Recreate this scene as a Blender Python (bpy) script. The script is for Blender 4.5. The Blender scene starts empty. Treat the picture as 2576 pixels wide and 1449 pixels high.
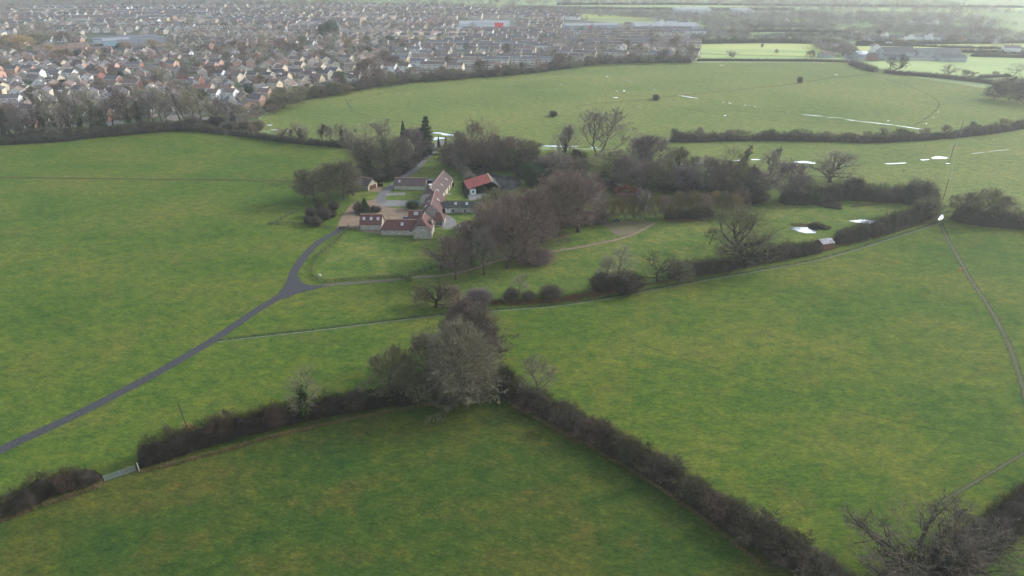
import bpy, math, random
import numpy as np
from mathutils import Vector, Matrix

# ------------------------------------------------------------------ camera, world, sun, exposure
scene = bpy.context.scene
COL = scene.collection
PITCH = math.radians(26.4); CAM_H = 102.0; F = 2576 * 24 / 36.0
HORIZ = 724.5 - F * math.tan(PITCH)
cam_d = bpy.data.cameras.new('camera'); cam = bpy.data.objects.new('camera', cam_d); COL.objects.link(cam)
cam.location = (0, 0, CAM_H); cam.rotation_euler = (math.pi / 2 - PITCH, 0, 0)
cam_d.lens = 24; cam_d.sensor_width = 36; cam_d.clip_start = 0.5; cam_d.clip_end = 20000
scene.camera = cam
SUN_EL = math.radians(27); SUN_AZ = math.radians(66)      # azimuth clockwise from the view direction (+Y)
world = bpy.data.worlds.new('World'); scene.world = world; world.use_nodes = True
wn = world.node_tree; wn.nodes.clear()
sky = wn.nodes.new('ShaderNodeTexSky'); sky.sky_type = 'NISHITA'; sky.sun_disc = False
sky.sun_elevation = SUN_EL; sky.sun_rotation = SUN_AZ; sky.dust_density = 1.2; sky.air_density = 1.0; sky.ozone_density = 1.0
hs = wn.nodes.new('ShaderNodeHueSaturation'); hs.inputs['Saturation'].default_value = 0.6
bg = wn.nodes.new('ShaderNodeBackground'); bg.inputs['Strength'].default_value = 0.15
wo = wn.nodes.new('ShaderNodeOutputWorld')
wn.links.new(sky.outputs[0], hs.inputs['Color']); wn.links.new(hs.outputs[0], bg.inputs[0]); wn.links.new(bg.outputs[0], wo.inputs[0])
sl = bpy.data.lights.new('sun', 'SUN'); sl.energy = 1.5; sl.angle = math.radians(14); sl.color = (1.0, 0.97, 0.93)
sun = bpy.data.objects.new('sun', sl); COL.objects.link(sun)
sd = Vector((math.sin(SUN_AZ) * math.cos(SUN_EL), math.cos(SUN_AZ) * math.cos(SUN_EL), math.sin(SUN_EL)))
sun.rotation_euler = sd.to_track_quat('Z', 'Y').to_euler()
scene.view_settings.view_transform = 'Standard'; scene.view_settings.look = 'None'
scene.view_settings.exposure = 1.25; scene.view_settings.gamma = 1.0
scene.cycles.use_denoising = True; scene.cycles.use_adaptive_sampling = False; scene.cycles.denoising_prefilter = 'ACCURATE'
scene.cycles.max_bounces = 5; scene.cycles.diffuse_bounces = 2; scene.cycles.glossy_bounces = 2
scene.cycles.transparent_max_bounces = 12; scene.cycles.volume_bounces = 1
scene.cycles.sample_clamp_indirect = 3.0; scene.cycles.caustics_reflective = False; scene.cycles.caustics_refractive = False

# ------------------------------------------------------------------ geometry helpers
CP, SP = math.cos(PITCH), math.sin(PITCH)
def P(dx, dy, z=0.0):
    """pixel of the 2576 px wide survey picture -> point on the ground"""
    vx = (dx - 1288) / F; vy = -(dy - 724.5) / F
    y = CP + vy * SP; zz = -SP + vy * CP
    t = (CAM_H - z) / -zz
    return Vector((vx * t, y * t, z))
def S(dy): return (dy - HORIZ) * CP / CAM_H               # pixels per metre on the ground at that row
def HT(by, hpx):
    Y = P(1288, by).y
    v = -(by - hpx - 724.5) / F
    t = Y / (CP + v * SP)
    return CAM_H + t * (-SP + v * CP)
def toD(p):
    vz = p[2] - CAM_H
    d = p[1] * CP - vz * SP; u = p[1] * SP + vz * CP
    return 1288 + F * p[0] / d, 724.5 - F * u / d

class MB:
    """collects polygons for one mesh"""
    def __init__(s): s.v = []; s.f = []; s.m = []; s.uv = None
    def add(s, vs, fs, m=0):
        o = len(s.v); s.v.extend([tuple(v) for v in vs])
        for f in fs: s.f.append(tuple(i + o for i in f)); s.m.append(m)
    def box(s, x0, x1, y0, y1, z0, z1, m=0, T=None):
        vs = [Vector(c) for c in ((x0,y0,z0),(x1,y0,z0),(x1,y1,z0),(x0,y1,z0),(x0,y0,z1),(x1,y0,z1),(x1,y1,z1),(x0,y1,z1))]
        if T is not None: vs = [T @ v for v in vs]
        s.add(vs, ((0,3,2,1),(4,5,6,7),(0,1,5,4),(1,2,6,5),(2,3,7,6),(3,0,4,7)), m)
    def tube(s, pts, rad, n=5, m=0, cap=True):
        pts = [Vector(p) for p in pts]; rings = []
        for i, p in enumerate(pts):
            d = (pts[min(i+1, len(pts)-1)] - pts[max(i-1, 0)])
            if d.length < 1e-6: d = Vector((0,0,1))
            d.normalize(); a = d.orthogonal().normalized(); b = d.cross(a)
            rings.append([p + (a * math.cos(2*math.pi*k/n) + b * math.sin(2*math.pi*k/n)) * rad[i] for k in range(n)])
        vs = [v for r in rings for v in r]; fs = []
        for i in range(len(pts)-1):
            for k in range(n):
                fs.append((i*n+k, i*n+(k+1)%n, (i+1)*n+(k+1)%n, (i+1)*n+k))
        if cap: fs.append(tuple(range(n-1,-1,-1))); fs.append(tuple((len(pts)-1)*n+k for k in range(n)))
        s.add(vs, fs, m)
    def poly(s, pts, z, m=0): s.add([(p[0], p[1], z) for p in pts], [tuple(range(len(pts)))], m)
    def mesh(s, name, mats):
        me = bpy.data.meshes.new(name); me.from_pydata(s.v, [], s.f)
        for m in (mats if isinstance(mats, (list, tuple)) else [mats]): me.materials.append(m)
        if any(s.m): me.polygons.foreach_set('material_index', s.m)
        me.update(); return me
def np_mesh(name, V, Fa, mats, mi=None):
    """V (n,3) floats, Fa (k,3) ints"""
    me = bpy.data.meshes.new(name)
    me.vertices.add(len(V)); me.vertices.foreach_set('co', np.asarray(V, dtype=np.float32).ravel())
    k, w = Fa.shape
    me.loops.add(k*w); me.loops.foreach_set('vertex_index', Fa.ravel().astype(np.int32))
    me.polygons.add(k); me.polygons.foreach_set('loop_start', (np.arange(k)*w).astype(np.int32))
    me.polygons.foreach_set('loop_total', np.full(k, w, dtype=np.int32))
    for m in (mats if isinstance(mats, (list, tuple)) else [mats]): me.materials.append(m)
    if mi is not None: me.polygons.foreach_set('material_index', np.asarray(mi, dtype=np.int32))
    me.update(calc_edges=True); return me
def ob(name, me, parent=None, loc=None):
    o = bpy.data.objects.new(name, me); COL.objects.link(o)
    if parent is not None: o.parent = parent
    if loc is not None: o.location = loc
    return o
def tag(o, label=None, cat=None, group=None, kind=None):
    if label: o['label'] = label
    if cat: o['category'] = cat
    if group: o['group'] = group
    if kind: o['kind'] = kind
    return o
def thing(name, label, cat, loc=(0,0,0), rz=0.0, group=None):
    o = bpy.data.objects.new(name, None); COL.objects.link(o); o.location = loc; o.rotation_euler = (0,0,rz)
    o.empty_display_size = 0.5
    return tag(o, label, cat, group)
def struct(name, me, label=None): return tag(ob(name, me), label, kind='structure')
def over(o, mats):
    """own materials on an object that shares its mesh"""
    for i, m in enumerate(mats):
        if m is not None: o.material_slots[i].link = 'OBJECT'; o.material_slots[i].material = m
def ordn(n):
    w = ['', 'first','second','third','fourth','fifth','sixth','seventh','eighth','ninth','tenth','eleventh','twelfth']
    if n < len(w): return w[n]
    return '%d%s' % (n, 'th' if 10 <= n % 100 <= 20 else {1:'st',2:'nd',3:'rd'}.get(n % 10, 'th'))

# ------------------------------------------------------------------ materials
def newmat(name):
    m = bpy.data.materials.new(name); m.use_nodes = True
    b = m.node_tree.nodes['Principled BSDF']; b.inputs['Specular IOR Level'].default_value = 0.15
    return m, m.node_tree, b
def ramp(nt, fac, stops):
    r = nt.nodes.new('ShaderNodeValToRGB'); e = r.color_ramp.elements
    while len(e) < len(stops): e.new(0.5)
    for i, (p, c) in enumerate(stops): e[i].position = p; e[i].color = (*c, 1)
    nt.links.new(fac, r.inputs[0]); return r.outputs[0]
def noise(nt, vec, scale, detail=3, rough=0.55, dist=0.0):
    n = nt.nodes.new('ShaderNodeTexNoise'); n.inputs['Scale'].default_value = scale; n.inputs['Detail'].default_value = detail
    n.inputs['Roughness'].default_value = rough; n.inputs['Distortion'].default_value = dist
    if vec is not None: nt.links.new(vec, n.inputs['Vector'])
    return n.outputs['Fac']
def mapping(nt, src, scale=(1,1,1), rot=0.0, loc=(0,0,0)):
    m = nt.nodes.new('ShaderNodeMapping'); m.inputs['Scale'].default_value = scale; m.inputs['Rotation'].default_value = (0,0,rot)
    m.inputs['Location'].default_value = loc
    nt.links.new(src, m.inputs['Vector']); return m.outputs[0]
def mix(nt, fac, a, b, mode='MIX'):
    x = nt.nodes.new('ShaderNodeMix'); x.data_type = 'RGBA'; x.blend_type = mode
    def put(sock, v):
        if hasattr(v, 'links'): nt.links.new(v, sock)
        elif isinstance(v, (int, float)): sock.default_value = v
        else: sock.default_value = (*v, 1)
    put(x.inputs[0], fac); put(x.inputs[6], a); put(x.inputs[7], b); return x.outputs[2]
def texco(nt, which='Object'): return nt.nodes.new('ShaderNodeTexCoord').outputs[which]
def geopos(nt): return nt.nodes.new('ShaderNodeNewGeometry').outputs['Position']
def bump(nt, b, h, strength=0.5, dist=0.1):
    n = nt.nodes.new('ShaderNodeBump'); n.inputs['Strength'].default_value = strength; n.inputs['Distance'].default_value = dist
    nt.links.new(h, n.inputs['Height']); nt.links.new(n.outputs[0], b.inputs['Normal'])
def simple(name, c1, c2=None, scale=2.0, rough=0.85, spec=0.15, metal=0.0, coord='pos', detail=3, rnd=0.0, lo=0.35, hi=0.65):
    m, nt, b = newmat(name); b.inputs['Roughness'].default_value = rough; b.inputs['Specular IOR Level'].default_value = spec
    b.inputs['Metallic'].default_value = metal
    if c2 is None: c2 = tuple(c * 0.8 for c in c1)
    v = geopos(nt) if coord == 'pos' else texco(nt)
    c = ramp(nt, noise(nt, v, scale, detail), [(lo, c1), (hi, c2)])
    if rnd:
        oi = nt.nodes.new('ShaderNodeObjectInfo')
        h = nt.nodes.new('ShaderNodeHueSaturation'); mr = nt.nodes.new('ShaderNodeMapRange')
        mr.inputs['To Min'].default_value = 1 - rnd; mr.inputs['To Max'].default_value = 1 + rnd
        nt.links.new(oi.outputs['Random'], mr.inputs['Value']); nt.links.new(mr.outputs[0], h.inputs['Value']); nt.links.new(c, h.inputs['Color']); c = h.outputs[0]
    nt.links.new(c, b.inputs['Base Color']); return m

def grass_mat(name, dark, mid, olive, brown, streak=0.0, big=0.028, seed=0.0, bmp=0.6):
    m, nt, b = newmat(name); b.inputs['Roughness'].default_value = 0.95; b.inputs['Specular IOR Level'].default_value = 0.05
    g = geopos(nt)
    v = mapping(nt, g, (1.0, 1.6, 1.0), streak, (seed, seed*0.7, 0))
    base = ramp(nt, noise(nt, v, big, 6, 0.62, 0.4), [(0.28, dark), (0.46, mid), (0.64, olive), (0.80, mid)])
    pat = noise(nt, mapping(nt, g, (1, 1.3, 1), streak, (seed+40, 9, 0)), big*2.6, 6, 0.7)
    base = mix(nt, ramp(nt, pat, [(0.52, (0,0,0)), (0.78, (0.6,)*3)]), base, brown)
    pat2 = noise(nt, mapping(nt, g, (1, 1.2, 1), 0.3, (seed-70, 21, 0)), big*4.2, 5, 0.7)
    base = mix(nt, ramp(nt, pat2, [(0.28, (0.6,)*3), (0.46, (0,0,0))]), base, dark)
    midn = noise(nt, mapping(nt, g, (1.0, 1.5, 1.0), 0.6 + streak, (seed+5, 3, 0)), 0.22, 6, 0.72)
    base = mix(nt, 0.85, base, ramp(nt, midn, [(0.32, (0.24,0.36,0.34)), (0.5, (0.5,)*3), (0.68, (0.80,0.66,0.52))]), 'OVERLAY')
    tuf = noise(nt, mapping(nt, g, (1.0, 1.7, 1.0), 0.35 + streak, (2, seed, 0)), 0.62, 4, 0.8)
    base = mix(nt, 0.8, base, ramp(nt, tuf, [(0.30, (0.25,0.30,0.28)), (0.5, (0.5,)*3), (0.70, (0.76,0.72,0.64))]), 'OVERLAY')
    fine = noise(nt, mapping(nt, g, (1.0, 1.5, 1.0), 0.4), 1.4, 5, 0.75)
    base = mix(nt, 0.75, base, ramp(nt, fine, [(0.25, (0.28,)*3), (0.5, (0.5,)*3), (0.75, (0.78,)*3)]), 'OVERLAY')
    nt.links.new(base, b.inputs['Base Color'])
    bump(nt, b, noise(nt, mapping(nt, g, (1, 1.4, 1)), 0.9, 6, 0.75), bmp, 0.5)
    return m
G_NEAR = grass_mat('grass_near', (0.0268,0.0607,0.0148), (0.0440,0.0729,0.0148), (0.0724,0.0810,0.0179), (0.1179,0.0756,0.0253), 0.5)
G_MID = grass_mat('grass_mid', (0.0451,0.0889,0.0153), (0.0713,0.1112,0.0191), (0.1022,0.1247,0.0249), (0.1248,0.1086,0.0323), 0.2, 0.02, 13)
G_RIGHT = grass_mat('grass_right_field', (0.0437,0.0873,0.0149), (0.0704,0.1096,0.0180), (0.1068,0.1272,0.0250), (0.1274,0.1059,0.0299), -0.5, 0.024, 31)
G_LAWN = grass_mat('grass_paddock', (0.0604,0.1037,0.0208), (0.0833,0.1281,0.0260), (0.1342,0.1525,0.0390), (0.1745,0.1464,0.0650), 0.9, 0.06, 5)
G_MEADOW = grass_mat('grass_meadow', (0.0833,0.1227,0.0324), (0.1129,0.1494,0.0400), (0.1451,0.1666,0.0486), (0.1614,0.1533,0.0540), 0.15, 0.009, 77, 0.4)
G_FAR_HAZED = grass_mat('grass_far_haze_painted', (0.1170,0.1755,0.0882), (0.1755,0.2340,0.1134), (0.2340,0.2730,0.1260), (0.2340,0.2340,0.1512), 0.1, 0.004, 3, 0.2)  # far grass, with the whitening of distant haze painted into its colour
G_FIELD_SUN = simple('field_sun_painted', (0.3571,0.3795,0.1216), (0.2909,0.3542,0.1073), 0.01)  # sun patches on the far fields, put into a lighter field colour
G_FIELD_SUN_HAZE = simple('field_sun_haze_painted', (0.2750,0.3432,0.1183), (0.2063,0.2904,0.1014), 0.008)  # paler far fields: sunlight and haze whitening are both painted in
M_ASPH = simple('asphalt_drive', (0.036,0.038,0.041), (0.060,0.062,0.066), 1.2, 0.8, detail=6)
M_CONC = simple('concrete_yard', (0.22,0.215,0.20), (0.15,0.15,0.145), 0.5, detail=6)
M_LANE = simple('lane_asphalt', (0.11,0.11,0.11), (0.16,0.155,0.15), 0.6, detail=6)
M_GRAV = simple('gravel', (0.24,0.175,0.115), (0.17,0.125,0.085), 0.35, detail=8)
def track_mat(name, c, c2, edge=1.0, cover=0.5):
    """worn ground that fades raggedly into the grass beside it"""
    m, nt, b = newmat(name); b.inputs['Roughness'].default_value = 0.95
    g = geopos(nt)
    nt.links.new(ramp(nt, noise(nt, g, 0.8, 5), [(0.35, c), (0.65, c2)]), b.inputs['Base Color'])
    uv = nt.nodes.new('ShaderNodeUVMap'); sx = nt.nodes.new('ShaderNodeSeparateXYZ'); nt.links.new(uv.outputs[0], sx.inputs[0])
    e = nt.nodes.new('ShaderNodeMath'); e.operation = 'PINGPONG'; e.inputs[1].default_value = 0.5; nt.links.new(sx.outputs[0], e.inputs[0])
    n = noise(nt, g, 0.45, 6, 0.7)
    a = nt.nodes.new('ShaderNodeMath'); a.operation = 'MULTIPLY_ADD'; a.inputs[1].default_value = 2.0 * edge; a.inputs[2].default_value = -0.95 + cover
    nt.links.new(e.outputs[0], a.inputs[0])
    s = nt.nodes.new('ShaderNodeMath'); s.operation = 'ADD'; nt.links.new(a.outputs[0], s.inputs[0]); nt.links.new(n, s.inputs[1])
    r = ramp(nt, s.outputs[0], [(0.35, (0,0,0)), (0.75, (1,1,1))]); nt.links.new(r, b.inputs['Alpha'])
    return m
M_MUD = track_mat('mud_path', (0.085,0.086,0.046), (0.060,0.080,0.030), 1.1, 0.30)
M_RUT = track_mat('wheel_rut', (0.18,0.185,0.15), (0.10,0.115,0.07), 1.0, 0.6)
M_RUTD = track_mat('dark_rut', (0.05,0.062,0.032), (0.065,0.075,0.04), 1.0, 0.4)
M_FAINT = track_mat('faint_track', (0.028,0.058,0.014), (0.04,0.07,0.02), 0.9, 0.2)
M_SAND = track_mat('dirt_track', (0.21,0.165,0.115), (0.14,0.13,0.06), 1.2, 0.7)
M_OLD = track_mat('old_drive', (0.12,0.11,0.085), (0.085,0.09,0.05), 1.2, 0.8)
def water_mat(name, metal, c, rough=0.08):
    m, nt, b = newmat(name); b.inputs['Base Color'].default_value = (*c, 1); b.inputs['Metallic'].default_value = metal
    b.inputs['Roughness'].default_value = rough; b.inputs['Specular IOR Level'].default_value = 0.5
    bump(nt, b, noise(nt, geopos(nt), 1.5, 3), 0.03, 0.05); return m
M_PUD = water_mat('flood_water', 1.0, (0.74,0.76,0.78), 0.12)
M_POND = water_mat('pond_water', 0.9, (0.55,0.58,0.58), 0.05)
def twig_mat(name, c1, c2, c3=None, rnd=0.25, scale=0.35):
    m, nt, b = newmat(name); b.inputs['Roughness'].default_value = 0.9; b.inputs['Specular IOR Level'].default_value = 0.05
    st = [(0.38, c1), (0.52, c2)]
    if c3: st.append((0.64, c3))
    c = ramp(nt, noise(nt, geopos(nt), scale, 4, 0.65), st)
    oi = nt.nodes.new('ShaderNodeObjectInfo'); h = nt.nodes.new('ShaderNodeHueSaturation'); mr = nt.nodes.new('ShaderNodeMapRange')
    mr.inputs['To Min'].default_value = 1 - rnd; mr.inputs['To Max'].default_value = 1 + rnd
    nt.links.new(oi.outputs['Random'], mr.inputs['Value']); nt.links.new(mr.outputs[0], h.inputs['Value']); nt.links.new(c, h.inputs['Color'])
    nt.links.new(h.outputs[0], b.inputs['Base Color']); return m
TW_GREY = twig_mat('twigs_grey', (0.25,0.22,0.175), (0.18,0.155,0.12))
TW_PALE = twig_mat('twigs_pale', (0.27,0.245,0.19), (0.20,0.18,0.135))
TW_OLIVE = twig_mat('twigs_olive', (0.19,0.18,0.095), (0.145,0.135,0.08))
TW_BROWN = twig_mat('twigs_brown', (0.22,0.165,0.125), (0.17,0.125,0.095))
TW_RED = twig_mat('twigs_red_brown', (0.235,0.165,0.14), (0.175,0.125,0.105))
TW_PURP = twig_mat('twigs_purple', (0.20,0.155,0.15), (0.155,0.12,0.12))
TW_OCHRE = twig_mat('twigs_ochre', (0.24,0.18,0.075), (0.16,0.125,0.06))
TW_RUST = twig_mat('twigs_rust', (0.22,0.045,0.022), (0.16,0.04,0.02))
TW_GOLD = twig_mat('twigs_gold', (0.42,0.30,0.13), (0.32,0.23,0.11))
TW_DARK = twig_mat('twigs_dark', (0.0638,0.0492,0.0400), (0.0467,0.0369,0.0320))
HEDGE_A = twig_mat('hedge_twigs', (0.0176,0.0160,0.0104), (0.0400,0.0328,0.0224), (0.0960,0.0752,0.0496), 0.05, 0.6)
HEDGE_B = twig_mat('hedge_twigs_mixed', (0.0255,0.0238,0.0161), (0.0765,0.0646,0.0459), (0.0680,0.0748,0.0357), 0.05, 0.45)
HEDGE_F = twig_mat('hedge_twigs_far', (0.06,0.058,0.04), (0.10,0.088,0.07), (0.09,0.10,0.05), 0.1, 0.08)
LEAF_D = twig_mat('leaves_dark', (0.018,0.036,0.014), (0.030,0.056,0.022), None, 0.2)
LEAF_G = twig_mat('leaves_green', (0.035,0.065,0.022), (0.055,0.085,0.030), None, 0.2)
LEAF_IVY = twig_mat('ivy_leaves', (0.028,0.050,0.018), (0.045,0.070,0.026), None, 0.2)
LEAF_FIR = twig_mat('needles', (0.022,0.048,0.030), (0.035,0.060,0.035), None, 0.2)
HEDGE_BUSH = twig_mat('hedge_bush_twigs', (0.125,0.105,0.08), (0.085,0.072,0.052))
HEDGE_BUSH2 = twig_mat('hedge_bush_olive', (0.105,0.10,0.055), (0.075,0.068,0.042))
HEDGE_BUSH3 = twig_mat('hedge_bush_brown', (0.13,0.085,0.065), (0.09,0.062,0.05))
TW_HAZE_PAINT = twig_mat('far_twigs_haze_painted', (0.36,0.35,0.32), (0.27,0.265,0.245))  # twigs of the distant woods, paled to carry the haze in their colour
DEADG = twig_mat('dead_grass', (0.23,0.165,0.085), (0.17,0.125,0.065), (0.12,0.13,0.05), 0.05, 0.3)
DEADR = twig_mat('dead_bracken', (0.21,0.095,0.042), (0.17,0.10,0.05), (0.09,0.12,0.04), 0.05, 0.25)
BARK = simple('bark', (0.085,0.075,0.060), (0.055,0.050,0.038), 1.0)
BARK_P = simple('bark_pale', (0.26,0.25,0.22), (0.17,0.165,0.13), 1.0)
BARK_W = simple('bark_white', (0.55,0.52,0.48), (0.36,0.34,0.31), 1.0)
BARK_D = simple('bark_dark', (0.05,0.046,0.036), (0.035,0.033,0.026), 1.0)
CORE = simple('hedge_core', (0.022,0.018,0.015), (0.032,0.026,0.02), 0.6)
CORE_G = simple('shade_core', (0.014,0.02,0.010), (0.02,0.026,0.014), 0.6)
# ------------------------------------------------------------------ vegetation generators
RNG = np.random.default_rng(7)
def slivers(base, direc, length, width, rng):
    """many thin triangles: (n,3) base, unit directions"""
    n = len(base)
    r = rng.normal(size=(n, 3)); side = np.cross(direc, r); side /= np.linalg.norm(side, axis=1, keepdims=True) + 1e-9
    side *= (np.asarray(width) / 2).reshape(-1, 1)
    tip = base + direc * np.asarray(length).reshape(-1, 1)
    V = np.empty((n, 3, 3)); V[:, 0] = base - side; V[:, 1] = base + side; V[:, 2] = tip
    return V.reshape(-1, 3), np.arange(n * 3).reshape(-1, 3)
def norm(a): return a / (np.linalg.norm(a, axis=-1, keepdims=True) + 1e-9)

def rotv(d, ang, rnd):
    a = d.orthogonal().normalized(); a = Matrix.Rotation(rnd.uniform(0, 2*math.pi), 3, d) @ a
    return (Matrix.Rotation(ang, 3, a) @ d).normalized()

def gen_tree(seed, nl=(13, 6, 6, 5), spread=0.5, trunk=0.35, twist=0.18, up=0.12, ang=(0.5, 1.15), r0=0.021, shape='round', tw=0.030,
             fill=2600, fz=0.5, droop=0.0, ratio=(0.52, 0.54, 0.60), multi=1, twl=1.0):
    """tree of height 1 m x 10 ; returns trunk mesh builder and twig arrays. unit height = 10"""
    rnd = random.Random(seed); H = 10.0; T = MB(); tb, td, tl, tww = [], [], [], []
    def limb(p, d, L, r, lvl, nseg, tup):
        pts = [p.copy()]; rad = [r]; dirs = [d.copy()]
        for k in range(nseg):
            d = (d + Vector((rnd.gauss(0, twist), rnd.gauss(0, twist), rnd.gauss(0, twist) + tup)) ).normalized()
            p = p + d * (L / nseg); pts.append(p.copy()); rad.append(max(r * (1 - 0.8 * (k + 1) / nseg), r * 0.12)); dirs.append(d.copy())
        return pts, rad, dirs
    def at(pts, dirs, t):
        f = t * (len(pts) - 1); i = min(int(f), len(pts) - 2); return pts[i].lerp(pts[i+1], f - i), dirs[min(i + 1, len(dirs)-1)]
    def sub(pts, dirs, rads, L, lvl):
        n = nl[lvl]
        for k in range(n):
            t = 1.0 if k == 0 else rnd.uniform(0.22, 1.0) if lvl > 1 else 0.25 + 0.75 * (k / n) + rnd.uniform(-0.05, 0.05)
            t = min(t, 1.0)
            p, d = at(pts, dirs, t)
            l2 = L * ratio[min(lvl-1, 2)] * rnd.uniform(0.7, 1.25) * (1.15 - 0.5 * t)
            d2 = rotv(d, rnd.uniform(0.35, 0.95), rnd); d2 = (d2 + Vector((0, 0, up - droop * (lvl >= 2)))).normalized()
            if lvl >= 3:
                tb.append(p[:]); td.append(d2[:]); tl.append(l2 * twl); tww.append(tw)
                continue
            r2 = max(rads[0] * 0.40 * (1.1 - 0.5 * t), 0.010)
            pp, rr, dd = limb(p, d2, l2, r2, lvl, 3, up * 0.5 - droop)
            if lvl == 1: T.tube(pp, rr, 3, cap=False)
            else:
                for i in range(len(pp) - 1):
                    tb.append(pp[i][:]); e = pp[i+1] - pp[i]; td.append((e.normalized())[:]); tl.append(e.length * 1.3); tww.append(tw * 1.6)
            sub(pp, dd, rr, l2, lvl + 1)
    for s in range(multi):
        base = Vector((rnd.uniform(-.3, .3), rnd.uniform(-.3, .3), 0)) * (multi > 1)
        d0 = Vector((0, 0, 1)) if multi == 1 else Vector((math.cos(6.28*s/multi + 1) * 0.28, math.sin(6.28*s/multi + 1) * 0.28, 1)).normalized()
        TL = H * (0.86 if shape in ('tall', 'round') else 0.62)
        pts, rad, dirs = limb(base, d0, TL, r0 * H, 0, 9, 0.03 * (multi == 1))
        rad[0] *= 1.35; T.tube(pts, rad, 7)
        n = max(4, nl[0] // multi)
        for k in range(n):
            u = (k + 0.5) / n
            t = trunk + (1 - trunk) * u; t = min(t + rnd.uniform(-0.03, 0.03), 1.0)
            p, d = at(pts, dirs, t)
            if shape == 'round': L = H * spread * math.sqrt(max(0.06, 1 - (u * 1.0 - 0.25) ** 2 / 0.72)) * 0.92; a = ang[1] * (1 - u) + ang[0] * u
            elif shape == 'tall': L = H * spread * (0.95 - 0.55 * u); a = ang[1] * (1 - u) + ang[0] * u
            else: L = H * spread * (0.85 + 0.35 * (1 - abs(u - 0.5) * 2)); a = ang[1] * (1 - u) + ang[0] * u * 0.6   # oak
            h = Vector((math.cos(k * 2.4 + s), math.sin(k * 2.4 + s), 0))
            d2 = (Vector((0, 0, 1)) * math.cos(a) + h * math.sin(a)).normalized()
            L *= rnd.uniform(0.85, 1.12)
            r2 = rad[0] * (0.50 - 0.26 * u) * (1.1 if shape == 'oak' else 0.75)
            pp, rr, dd = limb(p, d2, L, r2, 1, 6, up * 0.6 - droop * 0.5); T.tube(pp, rr, 5, cap=False)
            sub(pp, dd, rr, L, 1)
    V, Fa = slivers(np.array(tb), np.array(td), np.array(tl), np.array(tww), np.random.default_rng(seed))
    zmax = max(V[:, 2].max(), max(v[2] for v in T.v)); k = 10.0 / zmax
    rw = np.percentile(np.hypot(V[:, 0], V[:, 1]), 90)
    if fill:                                              # fine outer twigs that round the crown off
        rng = np.random.default_rng(seed + 5); n = fill; u = norm(rng.normal(size=(n, 3))); zl = 10 * trunk * 0.75 / k if trunk > .1 else 0.2; zt = 10 / k
        if shape == 'tall': tap = 1 - 0.35 * np.clip(u[:, 2], -0.2, 1)
        else: tap = 1.0
        rr = rng.uniform(0.35, 1.0, n) ** 0.7 * (1 + 0.14 * wob(u * 2.5, seed)); cz = (zl + zt) / 2 * (0.9 + fz * 0.2)
        B = u * rr[:, None] * np.array([rw * 0.88, rw * 0.88, (zt - zl) / 2 * 0.92]); B[:, :2] *= np.asarray(tap).reshape(-1, 1) if shape == 'tall' else 1; B[:, 2] += cz
        D = norm(u * 0.9 + rng.normal(size=(n, 3)) * 0.35 + np.array([0, 0, 0.45]))
        V2_, F2_ = slivers(B, D, rng.uniform(0.5, 1.5, n) * 0.95, np.full(n, tw * 1.05), rng); Fa = np.concatenate([Fa, F2_ + len(V)]); V = np.concatenate([V, V2_])
        zt2 = max(V[:, 2].max(), 0.1); k = 10.0 / zt2
        return T, V * k, Fa, k, rw * k * 2 * 0.98
    return T, V * k, Fa, k, rw * k * 2
PROTO = {}
def make_proto(key, seed, **kw):
    T, V, Fa, k, w = gen_tree(seed, **kw)
    T.v = [(a*k, b*k, c*k) for a, b, c in T.v]
    PROTO[key] = dict(trunk=T.mesh(key + '_trunk', BARK), crown=np_mesh(key + '_crown', V, Fa, TW_GREY), w=w, extra=None)
def blob_points(n, rng, r=(0.75, 1.0)):
    d = norm(rng.normal(size=(n, 3))); return d, d * rng.uniform(r[0], r[1], size=(n, 1))
def lumpy(seed, amp=0.18, sub=3, freq=2.2, flat=0.0):
    """closed lumpy unit ball as numpy (smooth noise by summed sines)"""
    import bmesh
    bm = bmesh.new(); bmesh.ops.create_icosphere(bm, subdivisions=sub, radius=1.0)
    V = np.array([v.co[:] for v in bm.verts]); Fa = np.array([[v.index for v in f.verts] for f in bm.faces]); bm.free()
    return V * (1 + amp * wob(V * freq, seed))[:, None], Fa
def wob(V, seed):
    r = np.random.default_rng(seed); s = np.zeros(len(V))
    for k in range(7):
        w = r.normal(size=3) * (1 + 0.45 * k); s += np.sin(V @ w + r.uniform(0, 6.3)) / (1 + 0.35 * k)
    return s / 3.2
for i in range(3):
    make_proto('round%d' % i, 10 + i, nl=(18, 8, 8, 8), spread=0.42, trunk=0.14, shape='round', up=0.16, ang=(0.25, 1.25), tw=0.044)
for i in range(3):
    make_proto('oak%d' % i, 20 + i, fill=350, nl=(12, 7, 7, 7), spread=0.54, trunk=0.30, shape='oak', twist=0.28, up=0.06, ang=(0.15, 1.35), r0=0.044, tw=0.045, ratio=(0.54, 0.50, 0.55))
for i in range(2):
    make_proto('tall%d' % i, 30 + i, fill=1100, nl=(18, 7, 8, 7), spread=0.32, trunk=0.20, shape='tall', up=0.26, ang=(0.2, 0.8), tw=0.044, r0=0.018)
make_proto('poplar', 41, fill=1500, nl=(20, 8, 7, 8), spread=0.62, trunk=0.18, shape='tall', up=0.24, ang=(0.3, 0.95), tw=0.034, multi=2, r0=0.02)
make_proto('willow', 42, fill=2600, nl=(18, 8, 8, 8), spread=0.50, trunk=0.15, shape='round', up=0.13, ang=(0.3, 1.2), tw=0.036, multi=2, r0=0.02, droop=0.03)
make_proto('hero', 43, fill=7000, nl=(30, 9, 9, 9), spread=0.44, trunk=0.08, shape='round', up=0.12, ang=(0.15, 1.45), tw=0.034, r0=0.016, twist=0.2)
make_proto('sparse', 44, fill=700, nl=(12, 6, 6, 6), spread=0.36, trunk=0.22, shape='tall', up=0.2, ang=(0.3, 0.95), tw=0.030, r0=0.014)
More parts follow.
